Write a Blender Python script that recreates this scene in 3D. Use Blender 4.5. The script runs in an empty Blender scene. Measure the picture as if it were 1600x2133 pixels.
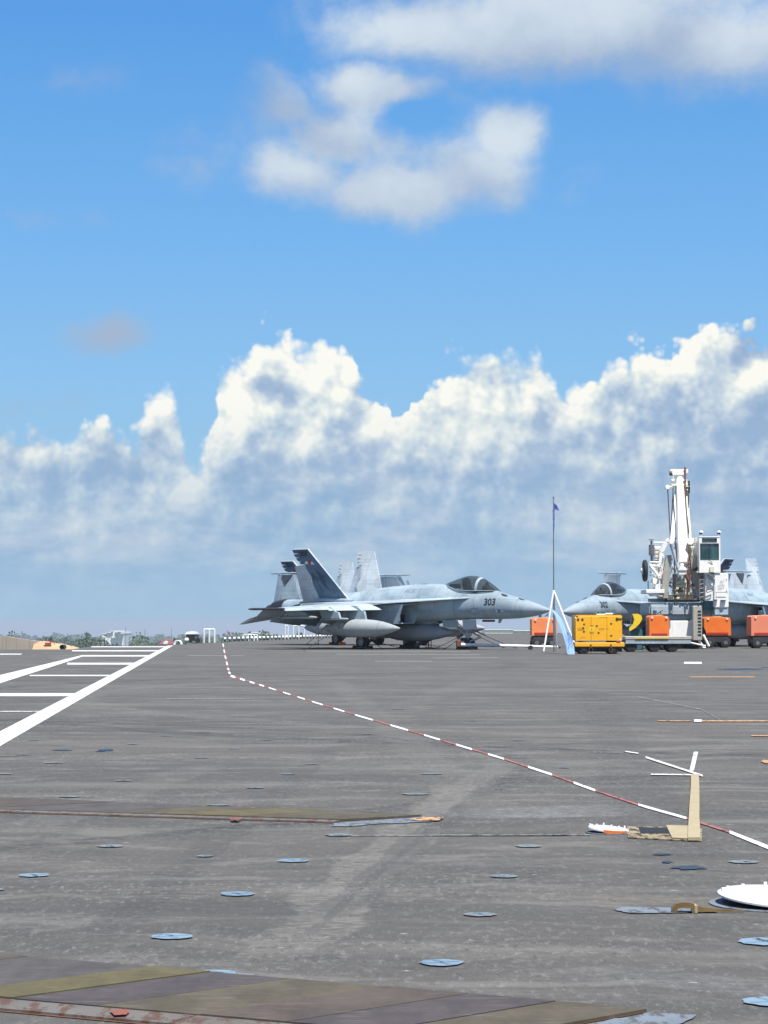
import bpy, bmesh, math, random
from mathutils import Vector, Matrix
random.seed(7)
R = math.radians
S = bpy.context.scene
COL = S.collection
# ------------------------------------------------------------------ camera
F = 4900.0; CX = 800.0; CY = 1066.5; HOR = 1300.0; H = 1.19
PITCH = math.atan((HOR - CY) / F)
cd = bpy.data.cameras.new('camera'); cam = bpy.data.objects.new('camera', cd); COL.objects.link(cam)
cd.sensor_fit = 'HORIZONTAL'; cd.sensor_width = 36.0; cd.lens = F / 1600.0 * 36.0
cd.clip_start = 0.1; cd.clip_end = 90000
cam.location = (0, 0, H); cam.rotation_euler = (R(90) + PITCH, 0, 0)
S.camera = cam
def ray(px, py):
    u = (px - CX) / F; v = (CY - py) / F; c, s = math.cos(PITCH), math.sin(PITCH)
    return Vector((u, c - v * s, s + v * c))
def G(px, py, z=0.0):            # point of the deck under a pixel
    d = ray(px, py); t = (z - H) / d.z
    return Vector((d.x * t, d.y * t, z))
def A(px, py, Y):                # point at distance Y under a pixel
    d = ray(px, py); t = Y / d.y
    return Vector((d.x * t, Y, H + d.z * t))
# ------------------------------------------------------------------ light
SUN = Vector((0.15, -0.37, 0.91)).normalized()
sl = bpy.data.lights.new('sun', 'SUN'); sl.energy = 5.0; sl.angle = R(0.53); sl.color = (1.0, 0.955, 0.89)
so = bpy.data.objects.new('sun', sl); COL.objects.link(so)
so.rotation_euler = SUN.to_track_quat('Z', 'Y').to_euler(); so.location = (0, -20, 60)
S.view_settings.view_transform = 'Standard'; S.view_settings.look = 'None'
S.view_settings.gamma = 1.0; S.view_settings.use_curve_mapping = False
S.view_settings.exposure = 0.60
S.cycles.max_bounces = 6; S.cycles.transparent_max_bounces = 12
# ------------------------------------------------------------------ node helper
class NT:
    def __init__(s, tree): s.t = tree; s.n = tree.nodes; s.l = tree.links
    def put(s, sock, v):
        if v is None: return
        if isinstance(v, bpy.types.NodeSocket): s.l.new(v, sock)
        else: sock.default_value = v
    def m(s, op, a, b=None, c=None, clamp=False):
        n = s.n.new('ShaderNodeMath'); n.operation = op; n.use_clamp = clamp
        for i, v in enumerate((a, b, c)): s.put(n.inputs[i], v)
        return n.outputs[0]
    def v(s, op, a, b=None, c=None):
        n = s.n.new('ShaderNodeVectorMath'); n.operation = op
        s.put(n.inputs[0], a)
        if b is not None: s.put(n.inputs['Scale'] if op == 'SCALE' else n.inputs[1], b)
        if c is not None: s.put(n.inputs[2], c)
        return n.outputs['Value'] if op in ('LENGTH', 'DOT_PRODUCT', 'DISTANCE') else n.outputs['Vector']
    def ss(s, x, a, b, lo=0.0, hi=1.0, kind='SMOOTHSTEP'):
        n = s.n.new('ShaderNodeMapRange'); n.interpolation_type = kind
        s.put(n.inputs['Value'], x); s.put(n.inputs['From Min'], a); s.put(n.inputs['From Max'], b)
        s.put(n.inputs['To Min'], lo); s.put(n.inputs['To Max'], hi)
        return n.outputs['Result']
    def noise(s, vec, scale, detail=4, rough=0.55, color=False, dist=0.0, lac=2.0):
        n = s.n.new('ShaderNodeTexNoise'); s.put(n.inputs['Vector'], vec)
        n.inputs['Scale'].default_value = scale; n.inputs['Detail'].default_value = detail
        n.inputs['Roughness'].default_value = rough; n.inputs['Distortion'].default_value = dist
        n.inputs['Lacunarity'].default_value = lac
        return n.outputs['Color'] if color else n.outputs['Fac']
    def voro(s, vec, scale, detail=2, rough=0.5):
        n = s.n.new('ShaderNodeTexVoronoi'); s.put(n.inputs['Vector'], vec); n.feature = 'F1'
        n.inputs['Scale'].default_value = scale; n.inputs['Detail'].default_value = detail
        n.inputs['Roughness'].default_value = rough
        return n.outputs['Distance']
    def mix(s, f, a, b):
        n = s.n.new('ShaderNodeMix'); n.data_type = 'RGBA'
        s.put(n.inputs[0], f); s.put(n.inputs[6], col4(a)); s.put(n.inputs[7], col4(b))
        return n.outputs[2]
    def sep(s, vec):
        n = s.n.new('ShaderNodeSeparateXYZ'); s.put(n.inputs[0], vec); return n.outputs
    def comb(s, x, y, z):
        n = s.n.new('ShaderNodeCombineXYZ')
        for i, q in enumerate((x, y, z)): s.put(n.inputs[i], q)
        return n.outputs[0]
def col4(c):
    if isinstance(c, bpy.types.NodeSocket): return c
    return (c[0], c[1], c[2], 1.0)
def lin(r, g, b):
    f = lambda x: (x / 255) / 12.92 if x / 255 <= 0.04045 else ((x / 255 + 0.055) / 1.055) ** 2.4
    return (f(r), f(g), f(b))
# ------------------------------------------------------------------ sky
W = bpy.data.worlds.new('World'); S.world = W; W.use_nodes = True
W.node_tree.nodes.clear()
EXPO = 2 ** S.view_settings.exposure
def skc(r, g, b): # a displayed colour as radiance before exposure
    c = lin(r, g, b); return tuple(x / EXPO / 0.1 for x in c)
def build_world():
    q = NT(W.node_tree)
    out = q.n.new('ShaderNodeOutputWorld'); bg = q.n.new('ShaderNodeBackground'); q.l.new(bg.outputs[0], out.inputs[0])
    tc = q.n.new('ShaderNodeTexCoord')
    D = tc.outputs['Generated']
    K = F / 1000.0
    P = q.v('SCALE', D, K)
    x, y, z = q.sep(P)
    sky = q.n.new('ShaderNodeTexSky'); sky.sky_type = 'NISHITA'; sky.sun_disc = False
    sky.sun_elevation = math.asin(SUN.z); sky.sun_rotation = math.atan2(SUN.x, SUN.y)
    sky.altitude = 100; sky.air_density = 1.0; sky.dust_density = 0.6; sky.ozone_density = 2.5
    # strength 0.10; a deeper, bluer clear air as in the photograph
    nish = sky.outputs[0]
    elev = z
    # gradient of the clear air, carried on to the zenith
    r = q.n.new('ShaderNodeValToRGB'); q.l.new(q.ss(elev, 0.0, 4.9, kind='LINEAR'), r.inputs[0])
    e = r.color_ramp.elements
    stops = [(0.0, (150, 189, 219)), (0.3, (142, 189, 226)), (0.5, (130, 188, 236)), (0.8, (108, 176, 238)), (1.25, (78, 155, 230)), (2.2, (56, 128, 205)), (4.9, (40, 100, 175))]
    e[0].position = 0; e[0].color = col4(skc(*stops[0][1])); e[1].position = 1; e[1].color = col4(skc(*stops[-1][1]))
    for zz, c in stops[1:-1]:
        k = e.new(zz / 4.9); k.color = col4(skc(*c))
    clear = q.mix(0.85, nish, r.outputs[0])

    def blob(PP, px, py, rx, ry, amp=1.0):
        d = ray(px, py).normalized() * K
        inv = (1000.0 / rx, 1.0, 1000.0 / ry)
        w = q.v('MULTIPLY_ADD', PP, inv, (-d.x * inv[0], -d.y * inv[1], -d.z * inv[2]))
        L = q.v('LENGTH', w)
        return q.m('MULTIPLY_ADD', L, -amp, amp)
    def field(PP, bl, sm=0.25):
        acc = None
        for b in bl:
            v_ = blob(PP, *b)
            if acc is None: acc = v_
            else: acc = q.m('SMOOTH_MAX', acc, v_, sm)
        return acc
    # domain warps
    n1 = q.noise(P, 3.2, 5, 0.55, color=True)
    n1 = q.v('SUBTRACT', n1, (0.5, 0.5, 0.5))
    Pw = q.v('MULTIPLY_ADD', n1, (0.20, 0.1, 0.16), P)          # big warp
    n2 = q.noise(P, 11, 5, 0.6, color=True)
    n2 = q.v('SUBTRACT', n2, (0.5, 0.5, 0.5))
    Pw2 = q.v('MULTIPLY_ADD', n1, (0.10, 0.03, 0.03), q.v('MULTIPLY_ADD', n2, (0.034, 0.02, 0.026), P))
    # ---- high soft clouds
    up = [(860, 60, 250, 115, 1.1), (1150, 55, 480, 165, 1.2), (1520, 95, 480, 150, 1.2), (1250, -60, 800, 170), (800, 310, 360, 160, .62),
          (745, 192, 150, 80, 1.3), (830, 205, 110, 60, .95), (590, 235, 160, 95, .72), (690, 285, 160, 110, 1.15), (620, 355, 160, 90, 1.05), (790, 390, 260, 85, 1.25), (960, 370, 210, 95, 1.2),
          (1055, 300, 120, 95, 1.1), (930, 265, 110, 60, .45), (410, 335, 100, 75, .40), (225, 703, 140, 50, .95), (1190, 390, 70, 40, .25), (170, 175, 90, 60, .25), (110, 470, 80, 30, .2), (190, 450, 70, 40, .2),
          (95, 845, 110, 50, .3), (1380, 680, 90, 26, .25)]
    fu = field(Pw, up, 0.15)
    nu = q.noise(q.v('MULTIPLY', Pw2, (1, 1, 1.25)), 5.0, 8, 0.62)
    du = q.m('ADD', fu, q.m('MULTIPLY_ADD', nu, 1.35, -0.70))
    hole = blob(Pw, 880, 262, 95, 62, 0.8)
    du = q.m('SUBTRACT', du, q.m('MAXIMUM', hole, 0.0))
    au = q.ss(du, -0.02, 0.80)
    # light on them: the upper side is bright, the base grey
    bright = field(Pw, [(810, 55, 170, 70), (1100, -10, 380, 90, .8), (1570, 40, 120, 110, .9), (1000, 40, 120, 60, .6), (745, 175, 110, 50, .8), (610, 345, 100, 45, .6), (780, 370, 220, 50, .35), (1040, 310, 130, 70, .8), (745, 250, 60, 40, .3)], 0.2)
    lu = q.ss(q.m('ADD', bright, q.m('MULTIPLY_ADD', nu, 1.4, -0.70)), -0.75, 0.9)
    cu = q.mix(lu, skc(164, 183, 209), skc(218, 229, 238))
    # ---- the bank of cumulus
    az = q.m('MULTIPLY', q.m('ARCTAN2', q.sep(Pw2)[0], q.sep(Pw2)[1]), K)
    ez = q.sep(Pw2)[2]
    prof = [(-300, 900), (-60, 870), (0, 868), (50, 880), (110, 878), (150, 890), (178, 862), (240, 848), (288, 872), (325, 806), (360, 796), (386, 815), (400, 890), (432, 935), (446, 890), (462, 760), (500, 728), (545, 722), (562, 680), (620, 664), (645, 690), (690, 705), (742, 724),
            (765, 775), (830, 795), (855, 840), (885, 775), (930, 750), (1000, 725), (1050, 745), (1100, 748), (1130, 712), (1160, 745), (1180, 778), (1230, 782), (1280, 745), (1340, 705), (1430, 700), (1480, 662), (1520, 665), (1600, 690), (1700, 730), (1900, 840)]
    cv = q.n.new('ShaderNodeFloatCurve'); q.l.new(q.ss(az, -1.2, 1.2, kind='LINEAR'), cv.inputs['Value'])
    c = cv.mapping.curves[0]; cv.mapping.use_clip = True
    pts = []
    lift = lambda px: 22 + 22 * max(0, 1 - abs(px - 620) / 180) + (12 if 880 < px < 1180 else 0)
    for px, py in [(x_ - (26 if 470 < x_ < 860 else 0), y_ - lift(x_)) for x_, y_ in prof]:
        d = ray(px, py).normalized() * K
        pts.append(((math.atan2(d.x, d.y) * K + 1.2) / 2.4, d.z))
    c.points[0].location = (0.0, pts[0][1]); c.points[1].location = (1.0, pts[-1][1])
    for p in pts: c.points.new(*p)
    for p in c.points: p.handle_type = 'VECTOR'
    cv.mapping.update()
    top = cv.outputs[0]
    rnd = q.noise(q.v('MULTIPLY', P, (1, 1, 0.2)), 1.2, 2, 0.5)
    out_f = q.ss(q.m('ABSOLUTE', az), 0.95, 1.4)
    top = q.m('MULTIPLY_ADD', out_f, q.m('MULTIPLY_ADD', rnd, 0.55, -0.22), top)
    def puffs(PP, det=3):
        a_ = q.voro(PP, 8.0, det, 0.62)
        b_ = q.noise(PP, 8.0, 5, 0.5)
        return q.m('SUBTRACT', q.m('MULTIPLY_ADD', b_, 0.75, 0.22), q.m('MULTIPLY', a_, 1.05))
    nw = q.v('MULTIPLY_ADD', n2, (0.018, 0.012, 0.018), P)
    pf = puffs(nw)
    pf2 = puffs(q.v('ADD', nw, (-0.020, 0, 0.026)))
    depth = q.m('SUBTRACT', top, ez)
    db = q.m('MULTIPLY_ADD', pf, 0.095, q.m('ADD', depth, 0.022))
    edge = q.ss(q.noise(P, 2.5, 3, 0.5), 0.35, 0.65, 0.012, 0.07)
    ab = q.ss(db, 0.0, edge)
    grad = q.m('MULTIPLY', q.m('SUBTRACT', pf, pf2), 1.35)      # side towards the sun
    nb = q.v('MULTIPLY_ADD', n1, (0.05, 0.03, 0.05), P)
    g2a = q.noise(nb, 3.6, 5, 0.55); g2b = q.noise(q.v('ADD', nb, (-0.035, 0, 0.05)), 3.6, 5, 0.55)
    grad2 = q.m('MULTIPLY', q.m('SUBTRACT', g2a, g2b), 2.6)
    grad = q.m('ADD', grad, grad2)
    rimlit = q.ss(depth, 0.26, 0.0, 0.0, 0.40)
    # broad light and shade of the masses
    lit = field(Pw2, [(640, 740, 230, 130, 1.0), (520, 850, 130, 120, .85), (800, 850, 120, 110, .8), (240, 885, 95, 60, 1.1), (355, 835, 60, 80, .85), (420, 935, 45, 30, .7), (225, 800, 60, 20, .1), (130, 900, 60, 60, .5),
                      (395, 1010, 40, 50, .35), (250, 1090, 90, 28, .4), (1330, 740, 170, 80, 1.0), (1180, 800, 150, 60, .7), (1490, 680, 60, 55, .9), (1570, 785, 80, 30, .9), (1480, 830, 50, 50, .5), (900, 800, 90, 70, .6), (960, 880, 200, 90, .55), (1130, 730, 60, 50, .6), (1010, 930, 240, 90, .35), (960, 745, 80, 40, .5), (610, 925, 110, 30, .5), (1240, 830, 90, 80, .7)], 0.2)
    drk = field(Pw2, [(590, 815, 85, 38, 1.9), (1040, 770, 130, 50, .75), (1350, 850, 190, 80, .75), (1560, 705, 110, 60, .9), (620, 970, 260, 90, .55), (1100, 900, 110, 60, .35), (200, 960, 170, 90, .5), (80, 905, 60, 40, .4), (1000, 1010, 420, 60, .55), (1400, 960, 300, 80, .35), (1150, 1000, 500, 60, .3), (700, 870, 90, 40, .25)], 0.15)
    lit = q.m('MAXIMUM', lit, -0.35); drk = q.m('MAXIMUM', drk, -0.05)
    mid = q.noise(q.v('MULTIPLY', Pw2, (1, 1, 1.2)), 5.0, 9, 0.66)
    L = q.m('ADD', q.m('MULTIPLY_ADD', lit, 0.62, 0.36), q.m('MULTIPLY_ADD', grad, 0.75, q.m('MULTIPLY_ADD', mid, 1.15, -0.575)))
    L = q.m('ADD', L, rimlit)
    L = q.m('MULTIPLY_ADD', drk, -0.66, L)
    L = q.ss(L, -0.34, 1.08, kind='LINEAR')
    r2 = q.n.new('ShaderNodeValToRGB'); q.l.new(L, r2.inputs[0]); e = r2.color_ramp.elements
    e[0].position = 0; e[0].color = col4(skc(148, 176, 210)); e[1].position = 1; e[1].color = col4(skc(252, 252, 244))
    for p_, c_ in ((0.28, (168, 190, 216)), (0.52, (194, 210, 225)), (0.75, (222, 232, 233))):
        k = e.new(p_); k.color = col4(skc(*c_))
    cb = r2.outputs[0]
    # thin veils low over the horizon
    hz = q.ss(elev, 0.50, 0.04)
    veil = q.noise(q.v('MULTIPLY', P, (1, 1, 3.2)), 4.0, 6, 0.6)
    low = q.mix(q.ss(veil, 0.40, 0.66), skc(148, 183, 216), skc(188, 206, 224))
    low = q.mix(q.ss(elev, 0.20, 0.0), low, skc(158, 195, 223))
    cb = q.mix(q.m('MULTIPLY', hz, 0.94), cb, low)
    res = q.mix(ab, clear, cb)
    res = q.mix(q.m('MULTIPLY', au, 0.93), res, cu)
    # scattered cloud over the rest of the dome
    oth = q.noise(D, 2.2, 7, 0.55)
    outm = q.m('MAXIMUM', q.ss(elev, 1.35, 1.9), q.ss(q.m('ABSOLUTE', q.m('MULTIPLY', q.m('ARCTAN2', x, y), K)), 1.0, 2.0))
    ao = q.m('MULTIPLY', q.m('MULTIPLY', q.ss(oth, 0.52, 0.64), outm), 0.8)
    res = q.mix(ao, res, skc(205, 216, 228))
    # below the horizon
    res = q.mix(q.ss(elev, -0.01, -0.06), res, skc(140, 176, 205))
    q.l.new(res, bg.inputs[0]); bg.inputs[1].default_value = 0.1
    W.cycles.sampling_method = 'MANUAL'; W.cycles.sample_map_resolution = 256
build_world()
# ------------------------------------------------------------------ materials
def mat(name, build):
    m = bpy.data.materials.new(name); m.use_nodes = True
    q = NT(m.node_tree); b = q.n['Principled BSDF']
    build(q, b); return m
def coords(q, kind='Object'):
    return q.n.new('ShaderNodeTexCoord').outputs[kind]
def bump(q, b, h, strength=0.3, dist=0.01):
    n = q.n.new('ShaderNodeBump'); n.inputs['Strength'].default_value = strength; n.inputs['Distance'].default_value = dist
    q.l.new(h, n.inputs['Height']); q.l.new(n.outputs[0], b.inputs['Normal'])
def paint(name, c, c2=None, scale=2.0, rough=0.55, metal=0.0, amt=0.5, spec=0.5, grime=None, gs=0.6, bmp=0.0, stretch=(1, 1, 1)):
    """paint with uneven fading and, where asked, grime of its own shape"""
    c2 = c2 or tuple(x * 0.72 for x in c)
    def f(q, b):
        co = q.v('MULTIPLY', coords(q), stretch)
        n = q.noise(co, scale, 6, 0.62)
        col = q.mix(q.m('MULTIPLY', q.ss(n, 0.35, 0.68), amt), c, c2)
        if grime:
            g = q.noise(co, scale * 3.1, 7, 0.7)
            col = q.mix(q.m('MULTIPLY', q.ss(g, 0.53, 0.72), gs), col, grime)
        q.l.new(col, b.inputs['Base Color'])
        b.inputs['Roughness'].default_value = rough; b.inputs['Metallic'].default_value = metal
        b.inputs['Specular IOR Level'].default_value = spec
        if bmp: bump(q, b, q.noise(co, scale * 12, 4, 0.6), bmp, 0.004)
    return mat(name, f)
def jet_paint(name, c, dark):
    def f(q, b):
        co = coords(q)
        n = q.noise(q.v('MULTIPLY', co, (0.6, 1, 1)), 1.1, 7, 0.65)
        col = q.mix(q.m('MULTIPLY', q.ss(n, 0.38, 0.62), 0.85), c, dark)
        st = q.noise(q.v('MULTIPLY', co, (6, 2.5, 0.5)), 1.3, 5, 0.6)     # streaks running down and touched-up patches
        col = q.mix(q.m('MULTIPLY', q.ss(st, 0.53, 0.68), 0.55), col, tuple(x * 0.62 for x in c))
        v = q.n.new('ShaderNodeTexVoronoi'); v.feature = 'F1'; v.distance = 'CHEBYCHEV'; v.inputs['Scale'].default_value = 0.9
        q.l.new(co, v.inputs['Vector'])
        pv = q.sep(v.outputs['Color'])[0]
        col = q.mix(q.m('MULTIPLY', q.ss(pv, 0.62, 0.7), 0.30), col, tuple(min(1, x * 1.25) for x in c))
        col = q.mix(q.m('MULTIPLY', q.ss(pv, 0.3, 0.25), 0.30), col, tuple(x * 0.7 for x in c))
        # panel joints: thin dark lines on a regular frame spacing
        x, y, z = q.sep(co)
        fx = q.m('ABSOLUTE', q.m('SUBTRACT', q.m('FRACT', q.m('MULTIPLY', x, 0.86)), 0.5))
        ln = q.ss(fx, 0.018, 0.008)
        fz = q.m('ABSOLUTE', q.m('SUBTRACT', q.m('FRACT', q.m('MULTIPLY_ADD', z, 1.9, 0.13)), 0.5)); ln = q.m('MAXIMUM', ln, q.ss(fz, 0.022, 0.008))
        col = q.mix(q.m('MULTIPLY', ln, 0.5), col, tuple(x_ * 0.35 for x_ in c))
        q.l.new(col, b.inputs['Base Color']); b.inputs['Roughness'].default_value = 0.48
        b.inputs['Specular IOR Level'].default_value = 0.4
    return mat(name, f)
def stencil(name, base, mark, t0, t1):
    return paint(name, base)
M = {}
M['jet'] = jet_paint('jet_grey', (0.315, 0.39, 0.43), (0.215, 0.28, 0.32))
M['jet_sunlit_top'] = jet_paint('wing_grey_sunlit', (0.39, 0.455, 0.495), (0.28, 0.335, 0.375))  # jet grey made paler: sunlight on the upper surfaces put into the colour
M['jet_light'] = jet_paint('jet_pale_grey', (0.42, 0.47, 0.50), (0.32, 0.37, 0.40))
M['jet_dark'] = jet_paint('fin_slate', (0.085, 0.15, 0.22), (0.055, 0.10, 0.16))
M['jet_mark'] = paint('fin_marking', (0.025, 0.06, 0.11), rough=0.6)
M['jet_mark2'] = paint('faded_marking', (0.13, 0.18, 0.23), rough=0.6)
M['radome'] = paint('radome_grey', (0.31, 0.37, 0.405), (0.25, 0.305, 0.35), scale=3, rough=0.42, amt=0.5)
M['black'] = paint('black_lettering', (0.02, 0.023, 0.03), rough=0.6)
M['red'] = paint('red_paint', (0.45, 0.035, 0.03), rough=0.5)
M['white_mark'] = paint('white_marking', (0.7, 0.72, 0.74), rough=0.5)
M['tank'] = paint('tank_grey', (0.35, 0.38, 0.38), (0.25, 0.28, 0.28), scale=2.4, rough=0.5, grime=(0.12, 0.12, 0.11), gs=0.35)
M['dark'] = paint('dark_void', (0.012, 0.013, 0.015), rough=0.8)
M['duct'] = paint('duct_grey', (0.06, 0.065, 0.075), rough=0.6)
M['nozzle'] = paint('scorched_metal', (0.06, 0.055, 0.05), (0.12, 0.10, 0.08), scale=5, rough=0.4, metal=0.8)
M['gear'] = paint('gear_white', (0.45, 0.46, 0.46), (0.2, 0.2, 0.2), scale=9, rough=0.45, grime=(0.05, 0.045, 0.04), gs=0.7)
M['tyre'] = paint('tyre_rubber', (0.018, 0.018, 0.019), (0.035, 0.034, 0.033), scale=6, rough=0.85)
M['hub'] = paint('wheel_hub', (0.42, 0.46, 0.48), (0.1, 0.1, 0.1), scale=14, rough=0.4)
M['seat'] = paint('seat_fabric', (0.03, 0.035, 0.045), (0.10, 0.06, 0.11), scale=5, rough=0.8)
M['cockpit'] = paint('cockpit_black', (0.022, 0.024, 0.026), (0.10, 0.11, 0.09), scale=8, rough=0.7)
def glassf(q, b):
    b.inputs['Base Color'].default_value = (0.50, 0.50, 0.46, 1); b.inputs['Roughness'].default_value = 0.03
    b.inputs['Transmission Weight'].default_value = 0.0; b.inputs['Alpha'].default_value = 0.60
    b.inputs['Base Color'].default_value = (0.035, 0.042, 0.035, 1); b.inputs['Specular IOR Level'].default_value = 0.8
M['canopy'] = mat('tinted_canopy_glass', glassf)
def cabglass(q, b):
    n = q.noise(coords(q), 1.3, 3, 0.5)
    q.l.new(q.mix(q.ss(n, 0.3, 0.7), (0.035, 0.12, 0.12), (0.02, 0.06, 0.065)), b.inputs['Base Color'])
    b.inputs['Roughness'].default_value = 0.08; b.inputs['Alpha'].default_value = 0.75
M['cab_glass'] = mat('green_cab_glass', cabglass)
M['crane'] = paint('crane_white', (0.86, 0.85, 0.81), (0.76, 0.73, 0.65), scale=2.6, rough=0.5, amt=0.5, grime=(0.40, 0.28, 0.16), gs=0.30, stretch=(2, 2, 0.5))
M['crane_cream'] = paint('crane_cream', (0.74, 0.72, 0.55), (0.60, 0.56, 0.40), scale=2.2, rough=0.5, grime=(0.28, 0.17, 0.09), gs=0.35, stretch=(2, 2, 0.5))
M['crane_grey'] = paint('crane_leg_grey', (0.40, 0.385, 0.33), (0.28, 0.26, 0.21), scale=2.2, rough=0.6, grime=(0.16, 0.11, 0.07), gs=0.5, stretch=(2, 2, 0.6))
M['chassis'] = paint('chassis_grey', (0.27, 0.30, 0.33), (0.19, 0.21, 0.24), scale=2, rough=0.6, grime=(0.08, 0.08, 0.08), gs=0.4)
M['steel'] = paint('dull_steel', (0.22, 0.22, 0.22), (0.12, 0.12, 0.12), scale=6, rough=0.45, metal=0.5)
M['rust'] = paint('rusty_steel', (0.16, 0.065, 0.035), (0.07, 0.035, 0.025), scale=9, rough=0.8, grime=(0.30, 0.14, 0.08), gs=0.5)
M['cable'] = paint('wire_rope', (0.035, 0.035, 0.04), rough=0.6)
M['yellow'] = paint('safety_yellow', (0.87, 0.43, 0.012), (0.80, 0.37, 0.012), scale=1.2, rough=0.42, amt=0.6, grime=(0.45, 0.22, 0.03), gs=0.18)
M['yellow2'] = paint('lemon_yellow', (0.83, 0.58, 0.02), (0.7, 0.45, 0.02), scale=3, rough=0.45)
M['orange'] = paint('deck_orange', (0.85, 0.20, 0.02), (0.74, 0.14, 0.02), scale=1.6, rough=0.45, amt=0.6)
M['orange_faded'] = paint('faded_orange', (0.85, 0.28, 0.09), (0.78, 0.20, 0.08), scale=1.6, rough=0.5)
M['pink'] = paint('faded_coral', (0.76, 0.24, 0.13), (0.66, 0.2, 0.12), scale=1.6, rough=0.55)
M['teal'] = paint('teal_paint', (0.03, 0.13, 0.16), rough=0.5)
M['white'] = paint('white_paint', (0.80, 0.80, 0.78), (0.68, 0.68, 0.66), scale=5, rough=0.5, grime=(0.35, 0.32, 0.28), gs=0.35)
M['lid'] = paint('lid_white', (0.60, 0.60, 0.58), (0.46, 0.46, 0.44), scale=14, rough=0.6, grime=(0.28, 0.25, 0.21), gs=0.5)
M['tarp'] = paint('pale_blue_tarp', (0.20, 0.34, 0.56), (0.27, 0.40, 0.60), scale=2.5, rough=0.7, bmp=0.2)
M['flag'] = paint('flag_blue', (0.05, 0.08, 0.35), (0.3, 0.35, 0.6), scale=9, rough=0.7)
M['tan'] = paint('tan_webbing', (0.37, 0.31, 0.19), (0.28, 0.23, 0.14), scale=8, rough=0.8, bmp=0.4)
M['bronze'] = paint('bronze', (0.22, 0.13, 0.05), (0.38, 0.28, 0.13), scale=14, rough=0.45, metal=0.5)
M['linewhite'] = None
def worn(name, c, under=(0.06, 0.06, 0.058), wear=0.5, tint=None):
    def f(q, b):
        co = coords(q)
        n = q.noise(q.v('MULTIPLY', co, (3.0, 1.0, 1)), 6.0, 7, 0.72)
        w = q.ss(n, wear + 0.02, wear + 0.13)
        big = q.noise(co, 1.3, 3, 0.6)
        col = q.mix(q.ss(big, 0.4, 0.7), c, tuple(x * 0.8 for x in c))
        col = q.mix(w, col, under)
        q.l.new(col, b.inputs['Base Color']); b.inputs['Roughness'].default_value = 0.8; b.inputs['Specular IOR Level'].default_value = 0.2
        bump(q, b, q.noise(co, 90, 3, 0.6), 0.35, 0.004)
    return mat(name, f)
M['line'] = worn('white_deck_line', (0.60, 0.60, 0.58), wear=0.525)
M['line_dash'] = worn('worn_dash', (0.70, 0.70, 0.68), (0.12, 0.115, 0.105), wear=0.52)
M['line_thin'] = worn('worn_white_line', (0.66, 0.66, 0.63), wear=0.50)
M['line_faint'] = worn('faint_line', (0.24, 0.24, 0.225), wear=0.46)
M['line_red'] = worn('red_deck_line', (0.36, 0.13, 0.12), wear=0.49)
M['line_orange'] = worn('orange_line', (0.50, 0.30, 0.16), wear=0.48)
M['padeye'] = worn('padeye_blue', (0.18, 0.26, 0.33), (0.09, 0.11, 0.125), wear=0.53)
M['padeye_w'] = worn('padeye_pale', (0.19, 0.215, 0.22), (0.10, 0.105, 0.11), wear=0.48)
M['padeye_dark'] = worn('padeye_hollow', (0.15, 0.225, 0.29), (0.05, 0.06, 0.07), wear=0.5)
M['patch'] = worn('bluegrey_patch', (0.165, 0.195, 0.225), (0.085, 0.09, 0.095), wear=0.47)
M['oil'] = paint('oil_stain', (0.012, 0.014, 0.018), (0.02, 0.022, 0.026), rough=0.35)
def platef(c):
    def f(q, b):
        co = coords(q, 'Object')
        n = q.noise(q.v('MULTIPLY', co, (2, 1, 1)), 2.6, 7, 0.68)
        s = q.noise(q.v('MULTIPLY', co, (0.7, 5, 1)), 7.0, 6, 0.7)
        col = q.mix(q.ss(n, 0.3, 0.7), c, tuple(x * 0.66 for x in c))
        col = q.mix(q.m('MULTIPLY', q.ss(s, 0.54, 0.7), 0.45), col, (0.20, 0.18, 0.17))
        sp = q.noise(co, 60, 4, 0.7)
        col = q.mix(q.m('MULTIPLY', q.ss(sp, 0.55, 0.75), 0.5), col, tuple(x * 0.45 for x in c))
        q.l.new(col, b.inputs['Base Color'])
        b.inputs['Roughness'].default_value = 0.7; b.inputs['Metallic'].default_value = 0.0; b.inputs['Specular IOR Level'].default_value = 0.2
        bump(q, b, sp, 0.3, 0.003)
    return f
PL = {k: mat('plate_' + k, platef(c)) for k, c in dict(
    brown=(0.100, 0.082, 0.065), olive=(0.122, 0.104, 0.050), plum=(0.086, 0.073, 0.070), grey=(0.093, 0.085, 0.078),
    khaki=(0.108, 0.092, 0.062), rustbrown=(0.098, 0.079, 0.064)).items()}
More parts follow.
